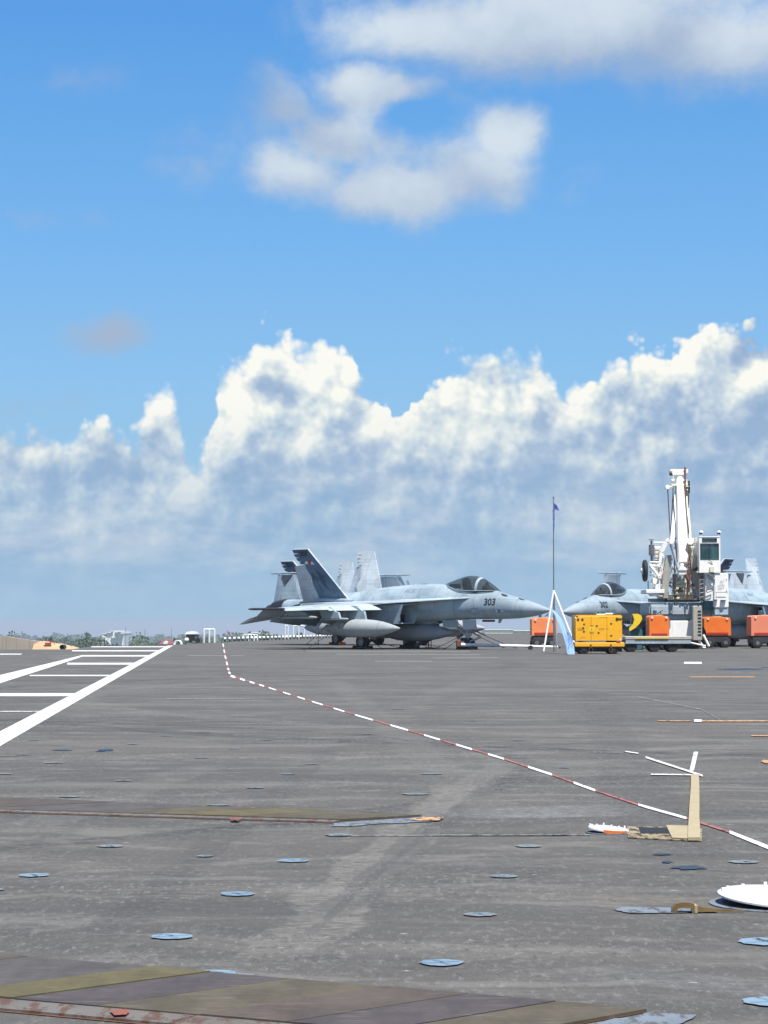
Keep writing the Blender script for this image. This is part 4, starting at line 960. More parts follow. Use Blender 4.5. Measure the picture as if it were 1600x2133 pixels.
ch = [((9.9, -3.0, 1.35), G(634, 1354.5), 'long dark chain slanting down left from the near wing of jet 303'), ((10.1, -1.5, .5), G(845, 1352), 'chain from near main wheel of jet 303 slanting right to the deck'),
      ((10.0, -1.4, .45), G(800, 1352.5), 'short chain under the near drop tank of jet 303'), ((10.5, -3.6, 1.3), G(640, 1341), 'chain hanging from the wing of jet 303 left of its near wheel'),
      ((5.0, .2, .95), G(1075, 1350.5), 'chain from nose gear of jet 303 running right, outer one'), ((5.0, .1, .85), G(1050, 1350), 'chain from nose gear of jet 303 running right, inner one'),
      ((5.1, 0, .8), G(905, 1351), 'chain from nose gear of jet 303 running left under the centre tank'), ((5.2, -.1, .7), G(925, 1353), 'thin chain left of the nose wheels of jet 303'),
      ((10.3, 1.5, .5), G(915, 1348), 'chain from the far main wheel of jet 303 towards the nose')]
for a, b, l in ch: chain(jl(a303, *a), b, l)
chain(jl(a2, 10.1, -3.2, 1.3), G(663, 1342), 'chain of the jet behind, hanging left of its near wheel')
def chock(p, rz, label, m_='orange'):
    mb = MB(); Rz = Matrix.Rotation(rz, 3, 'Z')
    for dx in (-.42, .42):
        pr = [Rz @ Vector((dx - .08, -.22, 0)), Rz @ Vector((dx + .08, -.22, 0)), Rz @ Vector((dx + .03, -.22, .15)), Rz @ Vector((dx - .03, -.22, .15))]
        mb.prism([Vector(p) + v for v in pr], Rz @ Vector((0, .44, 0)))
    o = mb.obj('wheel_chock', M[m_]); q_ = MB(); q_.cyl(Vector(p) + Rz @ Vector((-.42, -.17, .06)), Vector(p) + Rz @ Vector((.42, -.17, .06)), .018, n=6); q_.obj('chock_bar', M['steel'], o)
    return tag(o, label, 'wheel chock', 'wheel chocks')
chock(gz(jl(a303, 10.3, -1.62, 0)), a303.rotation_euler.z, 'black chock at the near main wheel of jet 303', 'cable')
chock(gz(jl(a303, 10.3, 1.62, 0)), a303.rotation_euler.z, 'dark chock at the far main wheel of jet 303, below the centre tank', 'cable')
chock(gz(jl(a303, 5.1, 0, 0)), a303.rotation_euler.z, 'rust red chock at the nose wheels of jet 303', 'rust')
chock(gz(jl(a2, 10.3, -1.62, 0)), a2.rotation_euler.z, 'orange chock at the near wheel of the jet behind 303', 'orange')
# fire extinguisher-sized red stand under the centre tank
tb = empty('tow_bar', (0, 0, 0), 0, 'long white tow bar lying ahead of the nose wheels of jet 303', 'tow bar')
p0 = gz(jl(a303, 5.0, -.1, 0)) + Vector((-.35, -.3, .22)); p1 = Vector((p0.x + 4.6, p0.y + .9, .12))
b = MB(); b.cyl(p0, p1, .085, .06, n=12); b.obj('bar', M['white'], tb, smooth=True)
b = MB(); b.cyl(p0 + Vector((0, -.35, 0)), p0 + Vector((0, .5, 0)), .05); b.box(p0 + Vector((-.05, -.3, .05)), (.22, .12, .3), bev=.03); b.box(p0 + Vector((-.05, .45, .05)), (.22, .12, .3), bev=.03); b.obj('tow_head', M['rust'], tb)
for dx in (-.16, .16):
    b = MB(); b.cyl(p0.lerp(p1, .72) + Vector((0, dx - .04, -.06)), p0.lerp(p1, .72) + Vector((0, dx + .04, -.06)), .11, n=16); b.obj('wheel', M['tyre'], tb)
b = MB(); b.lathe([(-.04, .05), (-.04, .08), (0, .10), (.04, .08), (.04, .05), (-.04, .05)], Matrix.Translation(p1 + Vector((.1, 0, .02))) @ Matrix.Rotation(R(90), 4, 'X') , 14); b.obj('lunette_ring', M['steel'], tb)
es = empty('ground_stand', gz(G(893, 1350)), 0, 'small red stand under the centre tank of jet 303', 'stand')
b = MB(); b.cyl((0, 0, 0), (0, 0, .32), .03); b.box((0, 0, .34), (.3, .1, .05)); b.cyl((-.13, 0, 0), (-.13, 0, .34), .02); b.cyl((.13, 0, 0), (.13, 0, .34), .02); b.obj('frame', M['rust'], es)
b = MB(); b.box((0, 0, .01), (.4, .25, .03)); b.obj('foot', M['rust'], es)
# ------------------------------------------------------------------ yellow power cart
YC = 93.5
sc = F / YC
def bx0(px0, px1, py0, py1, Y): a = A(px0, py0, Y); b_ = A(px1, py1, Y); return a, b_
a, b_ = bx0(1198, 1299, 1281, 1340, YC)
cw = b_.x - a.x; ctop = a.z; cbot = b_.z
cart = empty('power_cart', (a.x, YC, 0), 0, 'bright yellow boxy ground power cart standing left of the crane', 'power cart')
b = MB(); b.box((cw / 2 - .02, .95, (ctop + cbot) / 2 + .05), (cw - .06, 1.9, ctop - cbot - .1), bev=.035); body = b.obj('body', M['yellow'], cart)
# the front as separate door panels with recessed joints
xs = [0, .30, .98, 1.60, cw - .06]; 
pan = [(0.0, .62), (.62, 1.25), (1.25, cw - .08)]
for x0, x1 in pan:
    b = MB(); b.box(((x0 + x1) / 2 + .01, -.012, (ctop + cbot) / 2 + .02), (x1 - x0 - .012, .03, ctop - cbot - .16), bev=.008); b.obj('door_panel', M['yellow'], body)
b = MB(); b.box((cw / 2 + .01, .95, cbot - .055), (cw + .06, 1.96, .17), bev=.02); b.obj('skirt', M['yellow'], cart)
b = MB(); b.box((cw / 2, .95, cbot - .15 - .02), (cw + .02, 1.8, .06)); b.box((cw / 2, 1.0, .27), (cw - .04, 1.3, .36)); b.obj('chassis', M['cable'], cart)  # lower black box is added to paint in the shade under the cart
for x_ in (.35, cw - .4):
    for y_ in (.16, 1.75):
        b = MB(); b.lathe([(-.13, .0), (-.13, .15), (-.11, .235), (-.06, .25), (.06, .25), (.11, .235), (.13, .15), (.13, 0)], Matrix.Translation((x_, y_, .25)) @ Matrix.Rotation(R(90), 4, 'Z'), 22); w_ = b.obj('wheel', M['tyre'], cart, smooth=40)
        b = MB(); b.cyl((x_, y_ - .135, .25), (x_, y_ - .145, .25), .12, n=16); b.obj('wheel_hub', M['cable'], w_)
b = MB()
for x_, z_ in ((.32, .55), (.36, .68), (.86, .62), (1.43, .70), (1.43, .28), (.35, .42), (.93, .38)):
    b.box((x_, -.035, cbot + z_ * (ctop - cbot)), (.075, .02, .035))
b.obj('door_latch', M['cable'], body)
b = MB(); b.box((1.78, -.036, ctop - .16), (.34, .02, .05)); b.box((1.66, -.034, ctop - .17), (.06, .02, .12)); b.obj('vent_slot', M['dark'], body)
for x_ in (.12, .29):
    b = MB(); b.cyl((x_, -.028, ctop - .18), (x_, -.042, ctop - .18), .048, n=14); b.obj('gauge', M['cable'], body)
b = MB(); b.box((.05, -.03, ctop - .045), (.16, .02, .035)); b.obj('reflector', M['red'], body)
b = MB(); b.box((cw - .20, -.03, cbot + .06), (.16, .02, .05)); b.obj('reflector', M['red'], body)
b = MB(); b.box((cw - .13, -.03, cbot + .15), (.05, .02, .08)); b.box((.015, -.03, ctop - .1), (.05, .02, .06)); b.obj('reflector', M['white'], body)
b = MB(); b.cyl((.66, -.026, cbot + .56), (.66, -.032, cbot + .56), .10, n=20); ring = b.obj('round_decal', M['yellow2'], body)
b = MB(); b.box((.66, -.038, cbot + .56), (.02, .004, .10)); b.box((.66, -.036, cbot + .70), (.12, .004, .014)); b.box((.66, -.036, cbot + .42), (.18, .004, .012)); b.obj('decal_marks', M['cable'], body)
b = MB()
rr_ = random.Random(4)
for x0, z0, w_, n_ in ((.10, .60, .26, 3), (.95, .58, .20, 2), (.20, .22, .22, 1), (.92, .10, .5, 1), (1.22, .56, .1, 1), (.95, 1.02, .3, 1)):
    for k_ in range(n_):
        xx = x0
        while xx < x0 + w_:
            l_ = rr_.uniform(.015, .05); b.box((xx + l_ / 2, -.0290, cbot + z0 - k_ * .045), (l_, .004, .012)); xx += l_ + .012
b.obj('stencil_print', M['cable'], body)
b = MB()
for x_ in (.62, 1.42):
    b.cyl((x_, -.05, cbot - .04), (x_, -.05, cbot - .10), .03, n=8)
    pts = [Vector((x_ + .075 * math.cos(t), -.06, cbot - .26 + .09 * math.sin(t))) for t in [i * math.pi / 6 for i in range(13)]]; b.tube(pts, .012, 5)
b.obj('tow_ring', M['rust'], cart)
b = MB(); b.box((1.18, .2, ctop + .02), (.62, .3, .05), bev=.01); b.box((1.36, .15, ctop + .05), (.30, .25, .06), bev=.01); b.obj('roof_fitting', M['white'], cart)
# ------------------------------------------------------------------ deck tractors, trailer
def tractor(px0, px1, py_top, Y, body_m, label, rz=0.0, seat=True, cat='deck tractor', group='low deck tractors'):
    a = A(px0, py_top, Y); b_ = A(px1, py_top, Y); w = b_.x - a.x; zt = a.z
    r = empty('deck_tractor', ((a.x + b_.x) / 2, Y, 0), rz, label, cat, group)
    b = MB(); zb = .62
    b.loft([[Vector((x_, y_, z_)) for y_, z_ in ((-.75, zb), (.75, zb), (.75, zt - dz), (.68, zt - dz + .03), (-.68, zt - dz + .03), (-.75, zt - dz))] for x_, dz in ((-w / 2, .10), (-w / 2 + .08, .03), (w * .12, .02), (w * .2, .05), (w / 2 - .05, .08), (w / 2, .18))])
    bd = b.obj('body', M[body_m], r, smooth=25)
    b = MB(); b.box((0, 0, .42), (w * .97, 1.46, .38), bev=.06); b.obj('chassis', M['cable'], r)
    for x_ in (-w * .30, w * .30):
        for y_ in (-.66, .66):
            b = MB(); b.lathe([(-.12, .0), (-.12, .14), (-.1, .24), (-.05, .26), (.05, .26), (.1, .24), (.12, .14), (.12, 0)], Matrix.Translation((x_, y_, .26)) @ Matrix.Rotation(R(90), 4, 'Z'), 20); w_ = b.obj('wheel', M['tyre'], r, smooth=40)
            b = MB(); b.cyl((x_, y_ - .12, .26), (x_, y_ - .135, .26), .10, n=14); b.obj('wheel_hub', M['steel'], w_)
    b = MB(); b.box((w * .02, 0, zt - .01), (w * .34, 1.0, .10), bev=.02); b.box((-w * .13, 0, zt + .10), (.1, .8, .28), bev=.03); b.obj('seat', M['teal'], r)
    b = MB(); b.cyl((w * .26, .2, zt - .05), (w * .18, .2, zt + .16), .02); b.cyl((w * .17, .2, zt + .15), (w * .155, .2, zt + .17), .16, n=16); b.obj('steering_wheel', M['cable'], r)
    for sx in (-1, 1):
        b = MB(); b.cyl((sx * w * .36, -.74, zt - .10), (sx * w * .36, -.80, zt - .10), .05, n=10); b.obj('headlight', M['white'], bd)
    b = MB(); b.box((0, -.76, zb + .10), (w * .8, .02, .10)); b.obj('side_stripe', M['red'] if body_m != 'yellow2' else M['cable'], bd)
    return r
tractor(1106, 1158, 1287, 118, 'orange_faded', 'faded orange deck tractor standing beyond the nose of jet 303')
tractor(1349, 1390, 1282, 108, 'orange', 'orange deck tractor between the yellow cart and the crane column')
tractor(1463, 1518, 1285, 119, 'orange', 'orange red deck tractor just right of the crane column')
tractor(1560, 1625, 1282, 116, 'pink', 'faded coral deck tractor cut off by the right edge of the frame')
YG = 108.0
gd = empty('guard_panel', (A(1325, 1300, YG).x, YG, 0), 0, 'curved lemon yellow guard panel on a dark stand right of the yellow cart', 'guard panel')
b = MB(); pl_ = [(1318, 1279), (1328, 1278.5), (1336, 1282), (1338, 1290), (1333, 1299), (1324, 1308), (1312, 1315), (1311, 1309), (1319, 1300), (1322, 1290)]
b.loft([[A(x_ + dx * .0, y_, YG + dx) - gd.location + Vector((0, abs(dx - .3) * .3, 0)) for x_, y_ in pl_] for dx in (0, .1, .3, .5, .6)]); b.obj('panel', M['yellow2'], gd, smooth=30)
b = MB(); b.box((.06, .6, .62), (.56, .5, .70), bev=.04); b.box((0, .6, .14), (.7, .7, .28), bev=.03); b.obj('stand', M['teal'], gd)
b = MB(); b.cyl((-.28, .3, .9), (-.12, .3, 1.66), .03); b.obj('post', M['steel'], gd)
# low grey flatbed trailer behind the cart
Y0 = 100; a = A(1303, 1322, Y0); b_ = A(1442, 1322, Y0); w = b_.x - a.x
tr = empty('flatbed_trailer', ((a.x + b_.x) / 2, Y0 + 1, 0), 0, 'low pale grey flatbed trailer parked in front of the crane', 'trailer')
b = MB(); b.box((0, 0, .60), (w, 1.7, .14), bev=.02); dk = b.obj('bed', M['crane_grey'], tr)
b = MB(); b.box((0, -.80, .44), (w * .98, .06, .16)); b.box((0, .8, .44), (w * .98, .06, .16)); b.box((-.2, 0, .36), (w * .8, .2, .14)); b.obj('frame', M['jet_light'], tr)
for x_ in (-w * .05, w * .22, -w * .40):
    for y_ in (-.66, .66):
        b = MB(); b.lathe([(-.1, .0), (-.1, .16), (-.08, .24), (.08, .24), (.1, .16), (.1, 0)], Matrix.Translation((x_, y_, .24)) @ Matrix.Rotation(R(90), 4, 'Z'), 20); b.obj('wheel', M['tyre'], tr, smooth=40)
b = MB(); b.box((-w * .1, -.87, .60), (w * .5, .02, .05)); b.obj('side_stripe', M['yellow2'], dk)
b = MB(); b.cyl((w / 2, 0, .4), (w / 2 + .7, 0, .25), .04); b.cyl((w / 2, .3, .4), (w / 2 + .7, 0, .25), .03); b.cyl((w / 2, -.3, .4), (w / 2 + .7, 0, .25), .03); b.obj('drawbar', M['white'], tr)
# ------------------------------------------------------------------ the white crane
YK = 112.5; k_ = YK / F
cr = empty('mobile_crane', (A(1420, 1300, YK).x, YK, 0), 0, 'tall white mobile deck crane with raised boom and glazed cab', 'crane')
CX0 = A(1420, 1300, YK).x
def cx(px, y=0.0): return (px - CX) * (YK + y) / F - CX0
def cz(py, y=0.0): return H + (HOR - py) * (YK + y) / F
def cb(mb, px0, px1, py0, py1, y0, y1, bev=.02, rot=None, mi=0):
    return mb.box(((cx(px0, y0) + cx(px1, y0)) / 2, (y0 + y1) / 2, (cz(py0, y0) + cz(py1, y0)) / 2), (abs(cx(px1, y0) - cx(px0, y0)), y1 - y0, abs(cz(py1, y0) - cz(py0, y0))), rot, bev, mi)
def cc(mb, px0, py0, px1, py1, r, y=0.0, y1=None, r1=None, n=12, mi=0):
    y1 = y if y1 is None else y1; return mb.cyl((cx(px0, y), y, cz(py0, y)), (cx(px1, y1), y1, cz(py1, y1)), r, r1, n, mi=mi)
# carrier
b = MB(); cb(b, 1352, 1486, 1255, 1280, .4, 4.4, .06); cb(b, 1362, 1460, 1280, 1292, .6, 4.2, .03); carrier = b.obj('carrier', M['jet'], cr)
b = MB(); cb(b, 1356, 1446, 1293, 1331, .42, .50, .02); cb(b, 1400, 1401, 1293, 1331, .40, .42, 0); b.obj('side_skirt', M['crane'], carrier)
b = MB(); cb(b, 1400, 1440, 1262, 1280, .34, .42); cb(b, 1356, 1392, 1262, 1280, .34, .42); b.obj('carrier_panel', M['jet_light'], carrier)
for px_ in (1376, 1412, 1448):
    for yy in (.75, 3.95):
        b = MB(); b.lathe([(-.22, .0), (-.22, .32), (-.17, .58), (-.08, .63), (.08, .63), (.17, .58), (.22, .32), (.22, 0)], Matrix.Translation((cx(px_), yy, .63)) @ Matrix.Rotation(R(90), 4, 'Z'), 24); wq = b.obj('wheel', M['tyre'], cr, smooth=40)
        b = MB(); b.cyl((cx(px_), yy - .2, .63), (cx(px_), yy - .25, .63), .22, n=16); b.obj('wheel_hub', M['steel'], wq)
# outrigger column with square slots
b = MB(); cb(b, 1443, 1462, 1262, 1334, -.35, .15, .03); oc = b.obj('outrigger_column', M['crane_grey'], cr)
for i in range(8):
    b = MB(); cb(b, 1453, 1460, 1272 + i * 7, 1275.5 + i * 7, -.362, -.34, .0); b.obj('slot', M['dark'], oc)
b = MB(); cc(b, 1450, 1325, 1466, 1352, .06, -.1); cc(b, 1464, 1322, 1476, 1346, .06, .1); cc(b, 1466, 1352, 1468, 1352.2, .12, -.1); b.obj('foot_strut', M['crane'], oc)
b = MB(); b.cyl((cx(1470), 0, 0.01), (cx(1470), 0, .06), .25, n=20); b.obj('foot_pad', M['steel'], oc)
# turntable and platform
b = MB(); b.cyl((cx(1415), 2.2, cz(1253)), (cx(1415), 2.2, cz(1246)), 1.25, n=32); b.obj('turntable', M['crane_grey'], cr, smooth=40)
b = MB(); cb(b, 1346, 1384, 1228, 1236, .2, 2.6, .02); cc(b, 1350, 1236, 1380, 1242, .05, .3); cc(b, 1352, 1240, 1384, 1240, .03, 1.2); b.obj('platform', M['crane'], cr)
b = MB(); cb(b, 1384, 1486, 1239, 1250, .5, 3.6, .03); b.obj('slew_frame', M['crane_cream'], cr)
# arch-shaped side frames
for lft in (True, False):
    X = (lambda p: p) if lft else (lambda p: 1420.5 * 2 - p)
    b = MB()
    pts = [(1397, 1124), (1389, 1128), (1378, 1150), (1377, 1240)]
    for (ax, ay), (bx_, by_) in zip(pts[:-1], pts[1:]):
        p, q_ = Vector((cx(X(ax), 1.2), 1.2, cz(ay, 1.2))), Vector((cx(X(bx_), 1.2), 1.2, cz(by_, 1.2)))
        d = (q_ - p).normalized(); nn = Vector((-d.z, 0, d.x)) * .10
        b.prism([p - nn, p + nn, q_ + nn, q_ - nn], (0, .5, 0))
    b.obj('side_frame', M['crane'], cr)
    # louvred engine housing behind
    x0, x1 = (1364, 1382) if lft else (1444, 1458)
    b = MB(); cb(b, x0, x1, 1138, 1181, 1.9, 3.6, .03); hs = b.obj('louvred_housing', M['crane'], cr)
    for i in range(5):
        b = MB(); cb(b, x0 + 1.5, x1 - 1.5, 1142 + i * 8, 1145.5 + i * 8, 1.87, 1.92, .0); b.obj('louvre', M['crane_cream'], hs)
    # hydraulic/gantry leg, wider at the middle and grey-beige
    w0, w1, w2 = 5.0, 7.0, 6.0
    lp = [(1396, 1156, w0), (1391, 1190, w1), (1386, 1246, w2)]
    b = MB(); rg = []
    for ax, ay, ww in lp:
        rg.append([Vector((cx(X(ax) + sx * ww), yy, cz(ay))) for sx, yy in ((-1, .35), (1, .25), (1, .75), (-1, .85))])
    b.loft(rg); b.obj('boom_leg', M['crane_grey'], cr)
    b = MB(); cc(b, X(1402), 1127, X(1402), 1131, .17, .1, .8, n=18); b.obj('pivot_boss', M['crane'], cr, smooth=40)
b = MB(); cc(b, 1387, 1246, 1387, 1253, .07, .5); cc(b, 1456, 1246, 1456, 1253, .07, .5); b.obj('leg_pin', M['dark'], cr)
# boom: round tube leaning back a little, heavier at the foot
b = MB(); b.cyl((cx(1424.5, .25), .25, cz(1175, .25)), (cx(1416.5, 2.6), 2.6, cz(983, 2.6)), .28, .175, n=28); bm_ = b.obj('boom', M['crane'], cr, smooth=50)
b = MB(); b.cyl((cx(1424.5), .245, cz(1175)), (cx(1424.5), .20, cz(1175.5)), .25, n=24); b.obj('boom_end_plate', M['crane_grey'], bm_)
for s0_, s1_ in ((.28, .46), (.60, .78)):
    p_ = Vector((cx(1424.5, .25), .25, cz(1175, .25))).lerp(Vector((cx(1416.5, 2.6), 2.6, cz(983, 2.6))), s0_); q_ = Vector((cx(1424.5, .25), .25, cz(1175, .25))).lerp(Vector((cx(1416.5, 2.6), 2.6, cz(983, 2.6))), s1_)
    r0_, r1_ = .28 - .105 * s0_, .28 - .105 * s1_; b = MB(); b.cyl(p_ + Vector((0, -r0_ + .006, 0)), q_ + Vector((0, -r1_ + .006, 0)), .013, n=6); b.obj('boom_slot', M['steel'], bm_)
b = MB(); cc(b, 1438, 1170, 1429, 1000, .16, .75, 2.7, .09, 16); b.obj('telescopic_ram', M['crane_cream'], cr, smooth=50)
b = MB(); cc(b, 1401, 1128, 1410, 1012, .13, .8, 2.6, .06, 16); b.obj('telescopic_ram', M['crane'], cr, smooth=50)
b = MB(); cc(b, 1401, 1133, 1413, 1184, .145, .15, -.05, .09, 16); b.obj('luffing_ram', M['jet_light'], cr, smooth=50)
# head
b = MB(); cb(b, 1400.5, 1431, 977, 986, 2.3, 3.0, .05); b.cyl((cx(1402, 2.35), 2.35, cz(988, 2.35)), (cx(1430, 2.35), 2.35, cz(988, 2.35)), .10, n=14); hd = b.obj('boom_head', M['crane'], cr)
b = MB(); cc(b, 1399, 985, 1399, 977, .10, 2.4); cc(b, 1431, 985, 1431, 977, .10, 2.4); b.obj('head_cheek', M['crane'], hd)
b = MB(); cc(b, 1396, 986, 1401, 986, .11, 2.3); b.obj('floodlight', M['cable'], hd)
b = MB(); cc(b, 1428.5, 973, 1428.5, 1034, .045, 2.25, 2.0); b.obj('rusty_rod', M['rust'], hd)
b = MB(); cb(b, 1400, 1434, 1008, 1013, 2.1, 2.5, .02); cb(b, 1391, 1403, 1012, 1016, 2.1, 2.3, .02); cb(b, 1428, 1439, 1012, 1018, 2.1, 2.3, .02); cc(b, 1400, 1001, 1406, 1001, .07, 2.2); cc(b, 1424, 1001, 1430, 1001, .07, 2.2); cc(b, 1403, 985, 1403, 1030, .035, 2.3); b.obj('cross_arm', M['crane_cream'], cr)
b = MB(); b.cyl((cx(1392, 2.05), 2.05, cz(1014, 2.05)), (cx(1392, 2.05), 2.35, cz(1014, 2.05)), .11, n=16); b.obj('sheave', M['crane'], cr)
b = MB(); cb(b, 1435, 1438.5, 1001, 1027, 2.1, 2.2, .01); cb(b, 1426, 1439, 1014, 1018, 2.05, 2.15, .01); b.obj('sheave_guard', M['cable'], cr)
b = MB()
for q0, q1, ya, yb in (((1392, 1018), (1397, 1122), 2.2, 1.4), ((1403, 1028), (1397, 1122), 2.2, 1.4), ((1404, 1032), (1411, 1175), 2.0, .2), ((1436, 1027), (1433, 1080), 2.1, 1.8), ((1433, 1080), (1438, 1130), 1.8, 1.2), ((1427, 1030), (1436, 1110), 2.1, 1.2), ((1429, 1030), (1437, 1160), 2.1, .1), ((1405, 1140), (1405, 1256), 0, -.1), ((1407, 1120), (1411, 1170), .0, -.1), ((1350, 1210), (1350, 1228), .5, .5)):
    cc(b, q0[0], q0[1], q1[0], q1[1], .026, ya, yb, n=6)
b.obj('hoist_rope', M['cable'], cr)
# hook block, hoses and the rusty hose run
b = MB(); cb(b, 1410, 1432, 1181, 1191, -.15, .35, .07); cb(b, 1412, 1430, 1191, 1199, -.1, .3, .05); cb(b, 1417, 1425, 1174, 1182, -.05, .25, .03); b.obj('hook_block', M['crane'], cr)
b = MB(); cc(b, 1436, 1140, 1434, 1185, .030, -.05); cc(b, 1433, 1185, 1432, 1250, .045, -.05, .1); cc(b, 1437, 1185, 1436, 1230, .04, .1); cc(b, 1428, 1196, 1433, 1208, .08, -.1); b.obj('rusty_hose', M['rust'], cr)
b = MB(); cc(b, 1404.5, 1196, 1404.5, 1222, .075, .0); cc(b, 1404.5, 1222, 1404.5, 1262, .03, 0); b.obj('hanging_hook', M['cable'], cr)
b = MB(); rn = random.Random(11)
cb(b, 1398, 1444, 1218, 1224, .3, .5, .01); cb(b, 1400, 1442, 1234, 1239, .3, .5, .01); cb(b, 1402, 1412, 1196, 1246, .5, .8, .02); cb(b, 1414, 1428, 1206, 1218, .4, .9, .03); cc(b, 1412, 1228, 1436, 1228, .16, .9, n=16); cb(b, 1424, 1430, 1200, 1246, .35, .6, .02)
for i in range(26):
    px_, py_ = rn.uniform(1400, 1446), rn.uniform(1200, 1246); ww, hh = rn.uniform(2, 7), rn.uniform(1.5, 5); cb(b, px_, px_ + ww, py_, py_ + hh, .1 + rn.random() * .3, .5 + rn.random() * .3, .008)
b.obj('winch_gear', M['crane_cream'], cr)
b = MB(); cc(b, 1414, 1228, 1434, 1228, .19, .95, n=18)
for i in range(7):
    px_, py_ = rn.uniform(1400, 1446), rn.uniform(1198, 1248); cb(b, px_, px_ + rn.uniform(1, 4), py_, py_ + rn.uniform(1.5, 6), .05 + rn.random() * .1, .3, .005)
b.obj('winch_drum', M['rust'], cr)
b = MB(); rn2 = random.Random(21)      # valves, brackets and pipes crowded round the boom foot
for i in range(70):
    px_ = rn2.choice((rn2.uniform(1366, 1398), rn2.uniform(1396, 1446), rn2.uniform(1440, 1462))); py_ = rn2.uniform(1150, 1250); ww, hh = rn2.uniform(1.5, 7), rn2.uniform(1.5, 7)
    cb(b, px_, px_ + ww, py_, py_ + hh, .55 + rn2.random() * .5, 1.2 + rn2.random() * .5, .012)
for i in range(26):
    px_ = rn2.uniform(1366, 1460); py_ = rn2.uniform(1145, 1235); cc(b, px_, py_, px_ + rn2.uniform(-10, 10), py_ + rn2.uniform(5, 24), .018 + rn2.random() * .02, .45 + rn2.random() * .3, n=6)
o_ = b.obj('valve_gear', M['crane'], cr); o_['kind'] = 'stuff'
b = MB()
for i in range(22):
    px_ = rn2.uniform(1366, 1460); py_ = rn2.uniform(1150, 1235); cc(b, px_, py_, px_ + rn2.uniform(-7, 7), py_ + rn2.uniform(6, 22), .014, .38 + rn2.random() * .2, n=6)
o_ = b.obj('hose_cluster', M['cable'], cr); o_['kind'] = 'stuff'
# hose loops on both sides
b = MB()
for X0, X1, yy, sg in ((1444, 1470, 1187, 3), (1446, 1468, 1190, 5), (1448, 1466, 1185, 4)):
    pts = [Vector((cx(X0 + (X1 - X0) * t), .1, cz(yy - sg * math.sin(math.pi * t)))) for t in [i / 8 for i in range(9)]]; b.tube(pts, .03, 6)
b.obj('hydraulic_hose', M['cable'], cr)
# exhaust with muffler
b = MB(); cc(b, 1357.5, 1180, 1357.5, 1157, .055, 1.4); cc(b, 1357.5, 1157, 1357.5, 1135, .135, 1.4, n=18); cc(b, 1357.5, 1135, 1357.5, 1126, .05, 1.4); cc(b, 1357.5, 1125, 1357.5, 1123.5, .13, 1.4, n=16); b.obj('exhaust_stack', M['steel'], cr, smooth=40)
b = MB(); cc(b, 1363, 1130, 1388, 1130, .03, 1.5); cc(b, 1363, 1172, 1380, 1172, .03, 1.5); b.obj('exhaust_bracket', M['crane'], cr)
# spare wheel seen edge-on, carried on a truss
b = MB(); b.lathe([(-.11, .0), (-.11, .28), (-.10, .46), (-.05, .53), (.05, .53), (.10, .46), (.11, .28), (.11, 0)], Matrix.Translation((cx(1348.5), 1.0, cz(1188))), 26); sw = b.obj('spare_wheel', M['tyre'], cr, smooth=40)
b = MB(); b.lathe([(-.22, .02), (-.2, .1), (-.11, .16), (-.10, .2)], Matrix.Translation((cx(1348.5), 1.0, cz(1188))), 16); b.obj('wheel_hub', M['crane'], sw, smooth=40)
b = MB(); cc(b, 1353, 1176, 1378, 1182, .05, 1.0); cc(b, 1354, 1178, 1376, 1206, .07, .9); cc(b, 1354, 1200, 1376, 1178, .035, 1.1); cc(b, 1354, 1190, 1372, 1215, .03, 1.2); cb(b, 1360, 1378, 1205, 1216, .9, 1.8, .02); cb(b, 1366, 1380, 1216, 1230, .7, 2.0, .02); cc(b, 1358, 1214, 1366, 1224, .08, 1.3); cc(b, 1354, 1171, 1378, 1171, .035, 1.0)
b.obj('truss', M['crane'], cr)
# cab
b = MB()
def frame(mb, x0, x1, y0, y1, yy0, yy1, holes):
    """plate with rectangular holes: split in strips"""
    xs_ = sorted({x0, x1} | {h[0] for h in holes} | {h[1] for h in holes}); ys_ = sorted({y0, y1} | {h[2] for h in holes} | {h[3] for h in holes})
    for xa, xb in zip(xs_[:-1], xs_[1:]):
        for ya, yb in zip(ys_[:-1], ys_[1:]):
            mx, my = (xa + xb) / 2, (ya + yb) / 2
            if any(h[0] < mx < h[1] and h[2] < my < h[3] for h in holes): continue
            cb(mb, xa, xb, ya, yb, yy0, yy1, 0)
holes = [(1464, 1493, 1122, 1128.5), (1460, 1497, 1133, 1165)]
frame(b, 1457, 1501, 1119, 1193, -.6, -.52, holes)
cb(b, 1457, 1459.2, 1119, 1193, -.52, 1.3, 0); cb(b, 1498.8, 1501, 1119, 1193, -.52, 1.3, 0); cb(b, 1457, 1501, 1117.6, 1119, -.62, 1.3, .01); cb(b, 1459.2, 1498.8, 1167, 1193, 1.2, 1.28, 0); cb(b, 1459.2, 1498.8, 1190, 1193, -.52, 1.2, 0)
cab = b.obj('cab', M['crane'], cr)
for h in holes:
    b = MB(); cb(b, h[0], h[1], h[2], h[3], -.56, -.545, 0); wn = b.obj('cab_window', M['cab_glass'], cab)
    b = MB(); frame(b, h[0] - 1.1, h[1] + 1.1, h[2] - 1.1, h[3] + 1.1, -.613, -.598, [h]); b.obj('window_seal', M['cable'], wn)
b = MB(); cb(b, 1478, 1479.2, 1133, 1165, -.60, -.57, 0); b.obj('window_bar', M['cable'], cab)
b = MB(); cb(b, 1462, 1476, 1157, 1161, -.35, -.2, .01); cb(b, 1485, 1492, 1156, 1161, -.3, -.1, .01); b.obj('control_panel', M['white'], cab)
b = MB(); cb(b, 1468, 1484, 1142, 1175, .4, .6, .06); cb(b, 1468, 1484, 1170, 1176, -.1, .5, .04); b.obj('operator_seat', M['seat'], cab)
